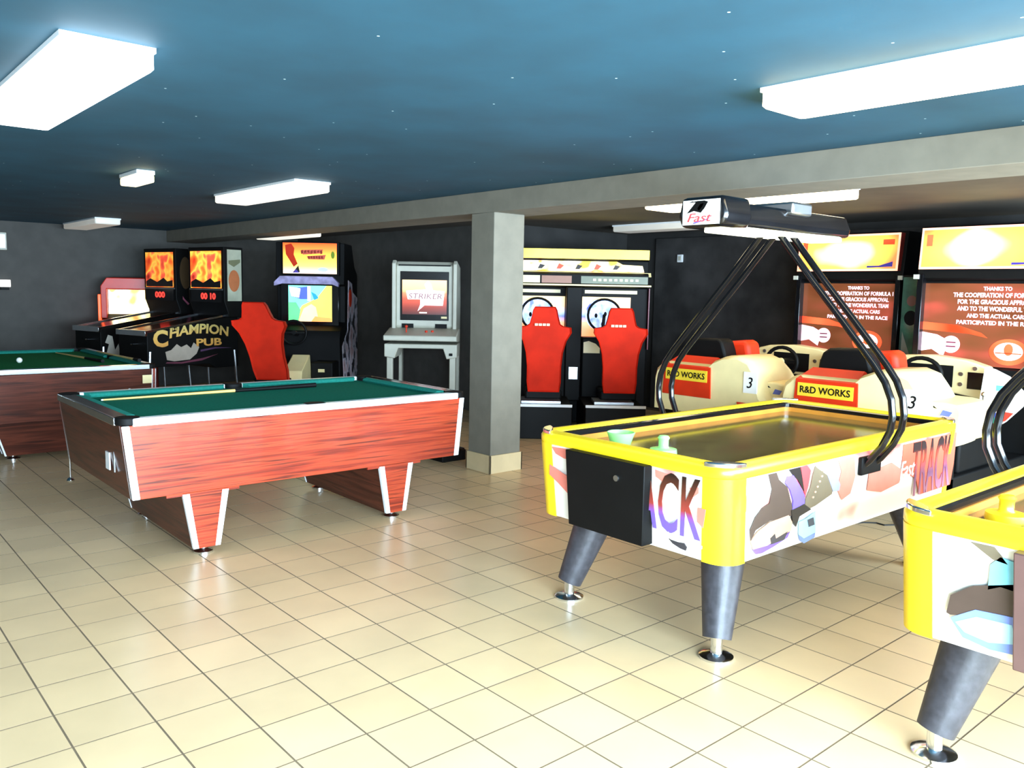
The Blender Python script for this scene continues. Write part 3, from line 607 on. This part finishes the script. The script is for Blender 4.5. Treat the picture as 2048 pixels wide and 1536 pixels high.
    decal('picture_shape', glowp, sc, [(-.49,1.27),(-.36,1.25),(-.26,1.20),(-.30,1.06),(-.40,1.12),(-.49,1.10)], (sx+.0006, 0, 0), -Y_, Z_, .0004)
    mb = MB().loft([[(xs-.06,-ws,1.82),(xs+.06,-ws,1.82),(xs+.06,ws,1.82),(xs-.06,ws,1.82)],[(xs-.03,-ws,2.18),(xs+.06,-ws,2.18),(xs+.06,ws,2.18),(xs-.03,ws,2.18)]]).build('marquee', redglow, t)
    fcv = Vector((.03,0,.36)).normalized()
    decal('marquee_frame', backlit('frame_pink', [(.3, srgb(255,160,130)), (.7, srgb(255,190,160))], 3, .8), mb, rect(-ws, ws, 0, .36), (xs-.061, 0, 1.82), -Y_, fcv, .003)
    decal('marquee_picture', mq1, mb, rect(-ws+.02, ws-.02, .02, .34), (xs-.064, 0, 1.82), -Y_, fcv, .003)
    decal('marquee_print', flat('mq_navy', 60,50,150), mb, [(.22,.05),(.34,.05),(.47,.09),(.47,.04),(.22,.03)], (xs-.066, 0, 1.82), -Y_, fcv, .003)
    decal('marquee_print', glowr, mb, rect(-.47, -.42, .2, .3), (xs-.066, 0, 1.82), -Y_, fcv, .003)
    decal('marquee_print', glowr, mb, rect(.36, .47, .25, .3), (xs-.066, 0, 1.82), -Y_, fcv, .003)
    box('speaker_column', 'black', t, xs-.06, xs+.2, -ws-.215, -ws-.03, .3, 1.78, bevel=.004)
    decal('column_art', sidegreen, t, rect(ws+.035, ws+.21, .95, 1.76), (xs-.061, 0, 0), -Y_, Z_, .004)
    decal('column_ring', M['black_gloss'], t, ell(ws+.125, 1.38, .06, .07), (xs-.064, 0, 0), -Y_, Z_, .003)
    decal('column_ring', flat('art_rose2', 110,76,76), t, ell(ws+.125, 1.54, .045, .05), (xs-.064, 0, 0), -Y_, Z_, .003)
    decal('column_wedge', flat('art_ash', 120,124,118), t, [(ws+.055,.95),(ws+.055,1.25),(ws+.17,.95)], (xs-.064, 0, 0), -Y_, Z_, .003)
    # art on the side wall
    decal('side_art', sidegreen, t, rect(xs+.12, min(xs+.6, 8.1), .9, 1.76), (0, -ws-.0315, 0), X_, Z_, .004)
    decal('side_art_ring', M['black_gloss'], t, ell(xs+.38, 1.35, .10, .12), (0, -ws-.034, 0), X_, Z_, .004)
    decal('side_art_ring', flat('art_rose', 120,84,84), t, ell(xs+.38, 1.52, .06, .08), (0, -ws-.034, 0), X_, Z_, .004)
    for o in t.children:
        if o.name.split('.')[0] in ('screen_housing','screen_frame','bracket','marquee','screen'): o.location.y += yo
    return t
sim('racing simulator nearer the wall, its red sign partly hidden by the far gantry tubes', .62, 5.0, 7.36, .03)
sim('racing simulator at the far right, its red sign fully readable behind the air hockey table', -.67, 4.9, 7.0, -.07)

# ------------------------------------------------------------------ twin racing cabinet
def place(px, D): 
    p = CAM + BB*D + RB*off(px, D); return (p.x, p.y, 0)
def bucket(t, cx, y, z0, z1, m='red_seat', k=1.0, lean=0, dx=0, shear=0, name='seat'):
    H = z1-z0
    half = [(.17,0),(.185,.12),(.185,.30),(.20,.46),(.235,.60),(.29,.70),(.285,.76),(.20,.775),(.165,.80),(.145,.88),(.13,.96),(.11,1.0)]
    pts = [(-a*k, b) for a, b in half]+[(a*k, b) for a, b in reversed(half)]
    lo = []
    for yy, s in ((0, .93), (-.02, 1), (.06, 1), (.09, .93)):
        lo.append([(cx+u*s+shear*(1-v), y+yy-lean*v, z0+H*(.5+(v-.5)*(1-(1-s)*.4))) for u, v in pts])
    o = MB().loft(lo).build(name, m, t); 
    MB().box(cx+shear*.9-.2*k, cx+shear*.9+.2*k, y+.05, y+.5, z0-.09, z0+.02).build('seat_pan', 'black', o, bevel=.02)
    return o
TWL = (6.40, 3.51, 0)
t = thing('twin_racing_cabinet', 'two seat racing cabinet with yellow marquee, right of the grey column', 'arcade machine', TWL, -YAW)
box('cabinet', 'black', t, -.87, .87, .04, .55, 0, 1.62, bevel=.01)
yel = backlit('yellow_marquee', [(.3, srgb(255,205,0)), (.5, srgb(255,225,30)), (.7, srgb(255,190,0))], 2, 1.0)
mqw = backlit('cream_marquee', [(.32, srgb(255,210,60)), (.45, srgb(255,240,170)), (.56, srgb(255,250,225)), (.66, srgb(240,130,50)), (.72, srgb(255,235,140))], 5, 1.2, stretch=(1,1,1.4))
mqb = prism('marquee', 'black', t, [(-.02,1.62),(-.10,1.66),(-.10,1.77),(-.05,1.80),(-.03,1.93),(-.09,1.95),(-.09,2.06),(.4,2.06),(.4,1.62)], 'x', -.85, .85, bevel=.004)
decal('marquee_band', yel, mqb, rect(-.85, .85, 1.95, 2.06), (0, -.092, 0), X_, Z_, .006)
decal('marquee_picture', mqw, mqb, [(-.84,.005),(.80,.005),(.78,.08),(.55,.09),(.48,.125),(-.84,.125)], (0, -.055, 1.80), X_, Vector((0,.02,.13)).normalized(), .008)
for k in range(5): decal('marquee_print', FP['redpatch'] if k % 2 else FP['inner'], mqb, [(-.45+k*.22,.03),(-.40+k*.22,.03),(-.36+k*.22,.07),(-.42+k*.22,.085+.01*(k%2))], (0, -.056, 1.80), X_, Vector((0,.02,.13)).normalized(), .011)
MB().prism([(-.10,1.755),(-.055,1.80),(-.05,1.78),(-.09,1.75)], 'x', -.88, .88).build('marquee_trim', 'cream', t)
gb = mat('green_band', srgb(104,110,84), .4, 0, .1); bz = mat('brown_band', srgb(150,92,62), .4, 0, .1)
decal('control_strip', gb, mqb, rect(.06, .84, 1.665, 1.75), (0, -.102, 0), X_, Z_, .003)
decal('control_strip', bz, mqb, rect(-.40, -.05, 1.665, 1.75), (0, -.102, 0), X_, Z_, .003)
decal('control_strip', 'cream', mqb, rect(-.85, -.42, 1.665, 1.75), (0, -.102, 0), X_, Z_, .003)
for k in range(9): decal('strip_mark', 'cream', mqb, rect(.20+k*.062, .235+k*.062, 1.695, 1.722), (0, -.1055, 0), X_, Z_, .001)
box('ledge', 'cream', t, -.88, .88, -.13, -.02, 1.635, 1.655, bevel=.004)
for a, b in ((-.78, -.17), (.12, .74)): decal('label_strip', 'cream', t, rect(a, b, 1.55, 1.59), (0, .035, 0), X_, Z_, .005)
box('centre_post', 'black', t, -.11, .07, -.25, .04, .3, 1.62, bevel=.01)
box('side_trim', mat('maroon_trim', srgb(120,40,60), .4, 0, .1), t, .872, .882, -.02, .5, .9, 1.62)
sc_t = gradient_z(mat('racing_screen', (1,1,1,1), .3, emit=.85), 1.05, 1.5, [(0, srgb(255,130,70)), (.35, srgb(250,160,110)), (.5, srgb(70,90,220)), (.62, srgb(170,190,250)), (.75, srgb(250,190,130)), (1, srgb(240,200,120))])
blue = backlit('screen_blue', [(.3, srgb(110,140,225)), (.55, srgb(180,205,250)), (.7, srgb(60,80,160))], 9, .85)
for cx in (-.40, .38):
    s = decal('screen', sc_t, t, rect(cx-.29, cx+.285, 1.04, 1.51), (0, .035, 0), X_, Z_, .006)
    decal('screen_disc', blue, s, ell(cx-.05, 1.30, .20, .19, 28), (0, .028, 0), X_, Z_, .002)
    for a, b in ((-.08,.02),(.03,.04),(.0,-.08)): decal('screen_mark', 'black', s, ell(cx-.04+a, 1.27+b, .018, .028, 10), (0, .0255, 0), X_, Z_, .002)
    w_ = MB().tube([(cx-.04+.19*math.cos(a), -.14, 1.30+.185*math.sin(a)) for a in [k*math.pi/14 for k in range(28)]], .014, 8, closed=True).build('steering_wheel', 'black', t)
    MB().tube([(cx-.04,-.14,1.30),(cx-.04,.0,1.12)], .02).build('steering_column', 'black', w_)
    MB().box(cx-.05, cx-.03, -.145, -.13, 1.12, 1.30).build('spoke', 'black', w_)
    box('console', 'black', t, cx-.3, cx+.3, -.22, .06, .3, 1.04, bevel=.02)
    box('platform', 'black', t, cx-.32, cx+.32, -1.16, .05, .0, .35, bevel=.008)
    box('step_edge', 'white_metal', t, cx-.32, cx+.32, -1.172, -1.158, .345, .375, bevel=.003)
    box('seat_rail', 'steel', t, cx-.22, cx+.2, -1.1, -.7, .37, .40)
    ss = bucket(t, cx+(.02 if cx < 0 else .06), -.93, .48, 1.40)
    cm = cx+(0 if cx < 0 else .04)
    for k in range(4): decal('seat_mark', 'cream', ss, rect(cm-.09+k*.042, cm-.056+k*.042, 1.195, 1.22), (0, -.9515, 0), X_, Z_, .001)
prism('speaker_plate', 'cream', t, [(.10,.86),(.10,.985),(.16,1.0),(.24,.97),(.29,.92),(.29,.86)], 'y', -.232, -.222)
box('coin_door', 'steel', t, -.07, .04, -.262, -.25, .55, .70, bevel=.004)

# ------------------------------------------------------------------ kart game
t = thing('driving_cabinet', 'single seat driving game with orange marquee and red seat, behind the middle pool table', 'arcade machine', place(622, 11.0), -YAW)
prism('cabinet', 'black', t, [(.95,0),(.95,1.75),(.75,1.85),(.55,2.14),(.06,2.14),(.04,1.74),(.02,1.6),(.10,1.58),(.10,1.1),(-.2,1.0),(-.25,.9),(-.2,.0)], 'x', -.48, .42, bevel=.008)
mk = gradient_z(mat('kart_marquee', (1,1,1,1), .3, emit=1.0), 1.73, 2.13, [(0, srgb(255,215,190)), (.25, srgb(255,215,100)), (.5, srgb(255,185,70)), (.8, srgb(250,120,50)), (1, srgb(240,80,30))])
mq = box('marquee', 'black', t, -.38, .37, -.04, .1, 1.715, 2.15, bevel=.01)
decal('marquee_picture', mk, mq, rect(-.36, .34, 1.735, 2.13), (0, -.042, 0), X_, Z_, .004)
for nm, mm, pl in (('print', 'red', [(-.33,2.10),(-.25,2.12),(-.21,2.06),(-.22,1.98),(-.17,1.86),(-.22,1.82),(-.27,1.9),(-.32,1.98)]), ('print', FP['hub'], [(-.23,1.75),(-.16,1.84),(-.14,1.75)]), ('print', FP['purple'], [(-.24,1.745),(-.19,1.79),(-.15,1.745)]),
                   ('print', FP['redpatch'], [(-.12,2.04),(.16,2.05),(.15,2.0),(-.10,1.98)]), ('print', FP['redpatch'], [(-.05,1.96),(.20,1.98),(.18,1.92),(-.03,1.92)]), ('print', flat('leaf_green', 120,150,30), ell(.29,1.98,.025,.05,10)), ('print', 'white', ell(.16,1.79,.07,.03,14))):
    decal('marquee_'+nm, mm, mq, pl, (0, -.046, 0), X_, Z_, .003)
ink = mat('red_brown_ink', srgb(150,40,16), .5)
for k in range(7): decal('marquee_stroke', ink, mq, [(-.12+k*.042, 1.985+.012*(k%3)), (-.095+k*.042, 2.0+.01*(k%2)), (-.10+k*.042, 2.04), (-.128+k*.042, 2.03-.01*(k%2))], (0, -.0505, 0), X_, Z_, .001)
for k in range(6): decal('marquee_stroke', ink, mq, [(-.03+k*.034, 1.925+.008*(k%2)), (-.008+k*.034, 1.93), (-.012+k*.034, 1.965), (-.034+k*.034, 1.96)], (0, -.0505, 0), X_, Z_, .001)
prism('visor', mat('lavender_visor', srgb(168,156,196), .4, 0, .25, scale=14), t, [(-.48,1.57),(-.48,1.62),(-.40,1.70),(.28,1.70),(.36,1.62),(.36,1.57),(.28,1.60),(-.38,1.60)], 'y', -.06, .03, bevel=.004)
ks = box('screen_surround', 'black_gloss', t, -.40, .36, -.02, .11, 1.06, 1.60, bevel=.006)
def em(n, c, e=.9): return mat(n, srgb(*c), .3, 0, .06, emit=e)
for mm, pl in ((em('k_yellow', (250,235,90)), [(-.30,1.11),(.27,1.11),(.27,1.58),(-.30,1.58)]), (em('k_cyan', (120,235,215)), [(-.30,1.58),(.20,1.58),(.09,1.44),(.0,1.38),(-.12,1.32),(-.20,1.20),(-.30,1.2)]),
               (em('k_blue', (70,90,190)), [(-.28,1.54),(-.02,1.57),(-.03,1.40),(-.14,1.40),(-.26,1.44)]), (em('k_white', (240,240,250)), rect(-.05,-.01,1.38,1.57)), (em('k_white2', (245,235,240)), [(-.29,1.56),(-.14,1.54),(-.16,1.42),(-.26,1.44)]),
               (em('k_green', (90,200,120)), [(-.30,1.36),(-.2,1.36),(-.14,1.26),(-.17,1.11),(-.30,1.11)]), (em('k_peach', (255,190,150)), [(-.17,1.11),(-.10,1.28),(.0,1.34),(.06,1.3),(.1,1.11)]), (em('k_orange', (255,150,80)), [(.0,1.11),(.05,1.18),(.27,1.16),(.27,1.11)]), (em('k_teal', (40,130,160)), [(.0,1.5),(.06,1.47),(.10,1.42),(.04,1.39)])):
    decal('screen_picture', mm, ks, pl, (0, -.021-.0012*len(ks.children), 0), X_, Z_, .001)
w_ = MB().tube([(-.14+.16*math.cos(a), -.38, .98+.15*math.sin(a)) for a in [k*math.pi/12 for k in range(24)]], .016, 8, closed=True).build('steering_wheel', 'black', t)
MB().tube([(-.14,-.38,.98),(-.14,-.2,.95)], .03).box(-.28, 0, -.385, -.37, .97, .99).build('steering_column', 'black', w_)
art = mat('side_print', srgb(190,184,196), .4, 0, scale=5); ramp(art, [(.40, srgb(24,20,26)), (.44, srgb(60,50,60)), (.48, srgb(206,200,210)), (.66, srgb(190,150,150)), (.75, srgb(70,30,40))])
decal('side_art', art, t, [(.05,.02),(.93,.02),(.93,1.42),(.6,1.5),(.55,1.62),(.3,1.66),(.25,1.0),(-.1,.8)], (.421, 0, 0), Y_, Z_, .004)
decal('side_lamp', 'red', t, ell(.42, 1.42, .09, .12), (.424, 0, 0), Y_, Z_, .006)
box('platform', 'black', t, -.5, .36, -1.35, -.15, 0, .22, bevel=.01)
prism('foot_well', 'cream', t, [(-1.1,.22),(-1.0,.55),(-.6,.72),(-.55,.5),(-.5,.22)], 'x', -.10, .12, bevel=.01)
box('pedal_box', 'black', t, .13, .40, -.6, -.15, .2, .62, bevel=.01)
box('label_plate', 'cream', t, .22, .30, -.606, -.6, .50, .54)
s = bucket(t, -.42, -1.12, .45, 1.37, k=1.1, shear=.22)

# ------------------------------------------------------------------ grey arcade cabinet
t = thing('upright_cabinet', 'pale grey upright arcade cabinet with red screen, left of the column', 'arcade machine', place(847, 10.0), -YAW)
MB().prism([(.05,1.05),(-.02,1.12),(-.02,1.84),(.05,1.89),(.55,1.82),(.65,1.4),(.6,.9),(.1,.9)], 'x', -.34, .34).build('monitor_housing', 'grey_cab', t, bevel=.012)
for s in (-1, 1):
    a, b = sorted((s*.34, s*.385))
    prism('side_frame', 'grey_cab', t, [(-.06,.98),(-.06,1.86),(0,1.9),(.60,1.84),(.7,1.4),(.66,0),(.56,0),(.54,.92)], 'x', a, b, bevel=.008)
box('top_slot', 'black', t, -.31, .31, -.028, -.018, 1.835, 1.85)
b = box('bezel', 'black_gloss', t, -.29, .29, -.028, -.018, 1.19, 1.77, bevel=.004)
vs_ = gradient_z(mat('striker_screen', (1,1,1,1), .3, emit=.85), 1.26, 1.67, [(0, srgb(60,18,12)), (.2, srgb(120,40,24)), (.45, srgb(190,70,46)), (.62, srgb(230,120,80)), (.72, srgb(255,190,120)), (1, srgb(255,205,140))])
decal('screen_picture', vs_, b, rect(-.265, .265, 1.26, 1.67), (0, -.0285, 0), X_, Z_, .002)
sw_ = em('screen_white', (250,240,246), .95)
decal('screen_logo', sw_, b, [(-.08,1.30),(.0,1.37),(.22,1.37),(.24,1.54),(.10,1.55),(.08,1.62),(.04,1.66),(.0,1.62),(.02,1.56),(-.22,1.54),(-.20,1.44),(-.05,1.44),(-.05,1.38)], (0, -.0315, 0), X_, Z_, .001)
text('screen_lettering', 'STRIKER', mat('logo_grey', srgb(150,80,90), .4), b, (-.19, -.0325, 1.445), X_, Z_, .40, .065, shear=.15, t=.001)
decal('screen_logo', em('screen_cream', (250,225,190), .9), b, rect(-.06, .03, 1.275, 1.29), (0, -.0315, 0), X_, Z_, .001)
decal('sticker', 'cream', b, rect(.20,.27,1.215,1.24), (0, -.0315, 0), X_, Z_, .001)
for a, c in ((-.27,-.13),(.13,.27)): decal('speaker_grille', 'black', t, rect(a, c, 1.10, 1.15), (0, -.015, 0), X_, Z_, .012)
prism('control_panel', 'grey_cab', t, [(-.5,.97),(-.5,1.03),(-.02,1.10),(.1,1.1),(.1,.93)], 'x', -.42, .42, bevel=.012)
MB().prism([(-.42,.93),(-.42,.78),(-.30,.76),(-.26,.88),(.26,.88),(.30,.76),(.42,.78),(.42,.93)], 'y', -.42, .1).build('apron', 'grey_cab', t, bevel=.01)
for s in (-1, 1):
    a, b_ = sorted((s*.40, s*.33))
    box('leg', 'grey_cab', t, a, b_, -.36, -.28, 0, .80, bevel=.008)
    a, b_ = sorted((s*.40, s*.33)); box('foot_rail', 'grey_cab', t, a, b_, -.38, .62, 0, .06, bevel=.006)
box('coin_door', 'black', t, .33, .37, -.426, -.42, .80, .83)
MB().cyl((-.18,-.3,1.05),(-.18,-.3,1.12),.008).lathe((-.18,-.3,1.11),[(.004,0),(.018,.01),(.018,.025),(.004,.035)],12).build('joystick', 'red', t)
MB().lathe((.05,-.28,1.06),[(.016,0),(.016,.02),(.01,.024)],12).lathe((.12,-.26,1.06),[(.016,0),(.016,.02),(.01,.024)],12).build('buttons', 'red', t)

# ------------------------------------------------------------------ pinball machines
def pinball(label, loc, rz, full):
    t = thing('pinball_machine', label, 'pinball machine', loc, rz, 'black pinball machines')
    prism('cabinet', 'black', t, [(-.66,.56),(-.66,.98),(.66,1.18),(.66,.50),(.3,.50),(.2,.56)], 'x', -.29, .29, bevel=.008)
    MB().prism([(-.68,.975),(-.68,1.0),(.5,1.19),(.5,1.165)], 'x', -.30, -.27).prism([(-.68,.975),(-.68,1.0),(.5,1.19),(.5,1.165)], 'x', .27, .30).box(-.30,.30,-.69,-.66,.94,1.005).build('lockdown_rail', 'chrome', t, bevel=.002)
    MB().add([(-.27,-.65,.99),(.27,-.65,.99),(.27,.5,1.175),(-.27,.5,1.175)], [(0,1,2,3)]).build('glass', 'black_gloss', t, smooth=False)
    h = prism('back_box', 'black', t, [(.46,1.20),(.40,1.36),(.40,2.05),(.70,2.05),(.70,1.15),(.46,1.15)], 'x', -.36, .36, bevel=.008)
    tl = backlit('translite_%d' % full, [(.3, srgb(190,40,20)), (.45, srgb(245,110,40)), (.55, srgb(255,190,70)), (.62, srgb(250,90,60)), (.75, srgb(140,30,20))], 5, .85 if full else .45)
    decal('translite', tl, h, rect(-.31, .31, 1.52, 2.0), (0, .398, 0), X_, Z_, .006)
    decal('translite_band', FP['hub'], h, [(-.30,1.53),(.30,1.53),(.30,1.62),(.18,1.60),(.1,1.65),(-.05,1.59),(-.2,1.64),(-.3,1.6)], (0, .396, 0), X_, Z_, .006)
    decal('display', 'black_gloss', h, rect(-.31, .31, 1.34, 1.49), (0, .398, 0), X_, Z_, .006)
    text('display_digits', '00 10' if full else '000', em('led_red', (255,60,50), 1.0), h, (-.10, .389, 1.375), X_, Z_, .30 if full else .22, .085, bold=.03)
    MB().box(-.33,.33,.385,.40,1.495,1.515).build('display_trim', 'steel', h)
    if full:
        decal('side_art', mat('side_pale_%d' % full, srgb(170,172,150), .5, 0, .12), h, rect(.45, .67, 1.36, 2.02), (.362, 0, 0), Y_, Z_, .004)
        decal('side_art', flat('art_copper', 178,104,64), h, ell(.55, 1.62, .085, .14), (.366, 0, 0), Y_, Z_, .004)
        decal('side_art', flat('art_moss', 110,112,84), h, [(.47,1.84),(.55,1.80),(.65,1.86),(.65,1.9),(.47,1.88)], (.366, 0, 0), Y_, Z_, .004)
    else:
        decal('side_art', flat('art_dark', 74,56,36), h, ell(.55, 1.72, .09, .22), (.362, 0, 0), Y_, Z_, .004)
        decal('side_art', flat('art_pink', 150,80,100), h, [(.50,1.40),(.53,1.36),(.60,1.30),(.58,1.28),(.5,1.36)], (.362, 0, 0), Y_, Z_, .004)
    gold = gradient_z(mat('gold_ink_%d' % full, (1,1,1,1), .4, emit=.0), .7, 1.08, [(0, srgb(196,120,60)), (.5, srgb(236,180,90)), (1, srgb(214,196,120))])
    if full:
        text('lettering', 'C', gold, t, (.2915, -.58, .80), Y_, Z_, .20, .21, bold=.04)
        text('lettering', 'HAMPION', gold, t, (.2915, -.36, .90), Y_, Vector((0,.10,1)).normalized(), .86, .125, bold=.03, arch=.05)
        text('lettering', 'PUB', gold, t, (.2915, .02, .79), Y_, Z_, .38, .095, bold=.03)
        text('lettering', 'THE', gold, t, (.2915, -.36, 1.0), Y_, Z_, .14, .03, bold=.02)
        decal('print', flat('art_ivory', 178,164,148), t, [(-.40,.64),(-.30,.62),(-.08,.63),(.02,.70),(.06,.78),(-.02,.84),(-.06,.77),(-.12,.82),(-.2,.79),(-.26,.83),(-.34,.76),(-.42,.74)], (.2905, 0, 0), Y_, Z_, .002)
        decal('print', flat('art_plum', 110,56,72), t, [(-.42,.60),(-.2,.585),(.10,.61),(.34,.68),(.12,.64),(-.2,.605),(-.40,.615)], (.2905, 0, 0), Y_, Z_, .002)
        decal('print', flat('art_plum2', 86,58,90), t, [(.08,.72),(.3,.75),(.56,.75),(.3,.77),(.08,.745)], (.2905, 0, 0), Y_, Z_, .002)
    else:
        iv = flat('art_white', 205,200,186)
        for pl in ([(-.60,.62),(-.50,.60),(-.40,.64),(-.42,.78),(-.47,.70),(-.50,.88),(-.56,.90),(-.60,.8),(-.55,.78)], [(-.34,.80),(-.28,.92),(-.22,.96),(-.14,.84),(-.24,.90),(-.26,.80)], [(-.38,.62),(-.30,.72),(-.1,.66),(-.05,.60),(-.2,.6)]):
            decal('print', iv, t, pl, (.2905, 0, 0), Y_, Z_, .002)
    for x in (-.27, .27):
        for y, zt in ((-.62, .75), (.60, .72)):
            MB().tube([(x*1.03, y, zt), (x*1.12, y*1.08, .03)], [.022, .012], 8).lathe((x*1.12, y*1.08, 0), [(.028,0),(.028,.01),(.01,.02),(.01,.04)], 12).build('leg', 'steel', t)
    MB().tube([(.10,-.66,.84),(.10,-.74,.84)], .008).lathe((.10,-.74,.83), [(.004,0),(.015,.01),(.004,.02)], 10).build('plunger', 'chrome', t)
    return t
PR = math.radians(-74)
pinball('black pinball machine with gold lettering and glowing orange backglass', (3.12, 7.30, 0), PR, 1)
pinball('black pinball machine with white side drawings, behind the gold lettered one', (2.90, 8.42, 0), PR, 0)
t = thing('glowing_game', 'red hooded game cabinet with glowing yellow display in the far left corner', 'arcade machine', (3.12, 9.38, 0), -.35)
prism('cabinet', mat('wine_cabinet', srgb(120,34,28), .4, 0, .15), t, [(-.34,0),(-.34,1.50),(-.30,1.60),(-.22,1.65),(.22,1.65),(.30,1.60),(.36,1.50),(.36,0)], 'y', -.02, .3, bevel=.02)
prism('hood', mat('red_hood', srgb(196,44,28), .35, 0, .1, emit=.08), t, [(-.36,1.06),(-.36,1.52),(-.28,1.64),(.28,1.64),(.37,1.52),(.37,1.06),(.31,1.06),(.31,1.48),(-.28,1.48),(-.28,1.06)], 'y', -.14, -.02, bevel=.01)
decal('display', backlit('game_glow', [(.3, srgb(200,130,40)), (.45, srgb(255,240,150)), (.55, srgb(255,255,235)), (.68, srgb(255,190,60))], 5, 1.6), t, rect(-.27, .30, 1.12, 1.47), (0, -.021, 0), X_, Z_, .006)
decal('playfield_glow', backlit('field_glow', [(.3, srgb(240,110,40)), (.5, srgb(255,235,180)), (.7, srgb(255,150,60))], 4, 1.4), t, [(-.16,0),(.32,0),(.32,.26),(-.02,.12)], (0, -.40, .93), X_, Vector((0,.8,.45)).normalized(), .01)
prism('desk', 'black', t, [(-.46,.60),(-.46,.90),(-.02,1.12),(-.02,.60)], 'x', -.34, .34, bevel=.01)
decal('side_light', em('orange_glow', (255,90,40), .9), t, rect(-.12, -.03, 1.08, 1.45), (-.362, 0, 0), -Y_, Z_, .004) if 0 else None
box('side_light', em('orange_glow', (255,90,40), .9), t, -.40, -.362, -.12, -.03, 1.0, 1.40, bevel=.008)

# ------------------------------------------------------------------ small things
def wallbox(name, label, cat, x, z, w_, h_, d, m, detail):
    t = thing(name, label, cat, (x, YB, z))
    box('housing', m, t, -w_/2, w_/2, -d, 0, -h_/2, h_/2, bevel=.008)
    detail(t, w_, h_, d)
wallbox('wall_speaker', 'pale box high on the back wall at the left edge', 'speaker', 1.60, 2.10, .12, .24, .10, 'grey_cab', lambda t, a, b, d: decal('grille', 'steel', t, rect(-.04, .04, -.09, .09), (0, -d, 0), X_, Z_, .004))
wallbox('wall_lamp', 'small white lamp on the back wall at the left edge', 'lamp', 1.62, 1.53, .13, .10, .10, mat('white_glow', srgb(250,246,236), .4, 0, .02, emit=.5), lambda t, a, b, d: box('bracket', 'black', t, -.05, .05, -.06, 0, -.09, -.05))
t = thing('wall_socket', 'small white socket box high beside the yellow marquee', 'socket', (8.26, 3.42, 2.03))
box('plate', 'white_metal', t, -.03, 0, -.04, .04, -.05, .05, bevel=.004); box('insert', 'grey_cab', t, -.034, -.029, -.022, .022, -.028, .028)
t = thing('floor_box', 'low black box on the floor behind the column foot', 'box', (3.92, 2.62, 0), 0)
box('body', 'black', t, -.17, .10, -.12, .14, 0, .10, bevel=.01); box('lid', 'black_gloss', t, -.16, .09, -.11, .13, .10, .112, bevel=.004)
cb = [(4.62,-.70,.006),(4.78,-.78,.006),(4.93,-.84,.006),(4.99,-.90,.006),(4.98,-.96,.006),(5.04,-1.0,.006),(5.2,-1.02,.006)]
tag(MB().tube(cb, .005, 6).build('power_cable', 'rubber', None), 'thin dark cable looping on the floor between the two air hockey tables', 'cable')
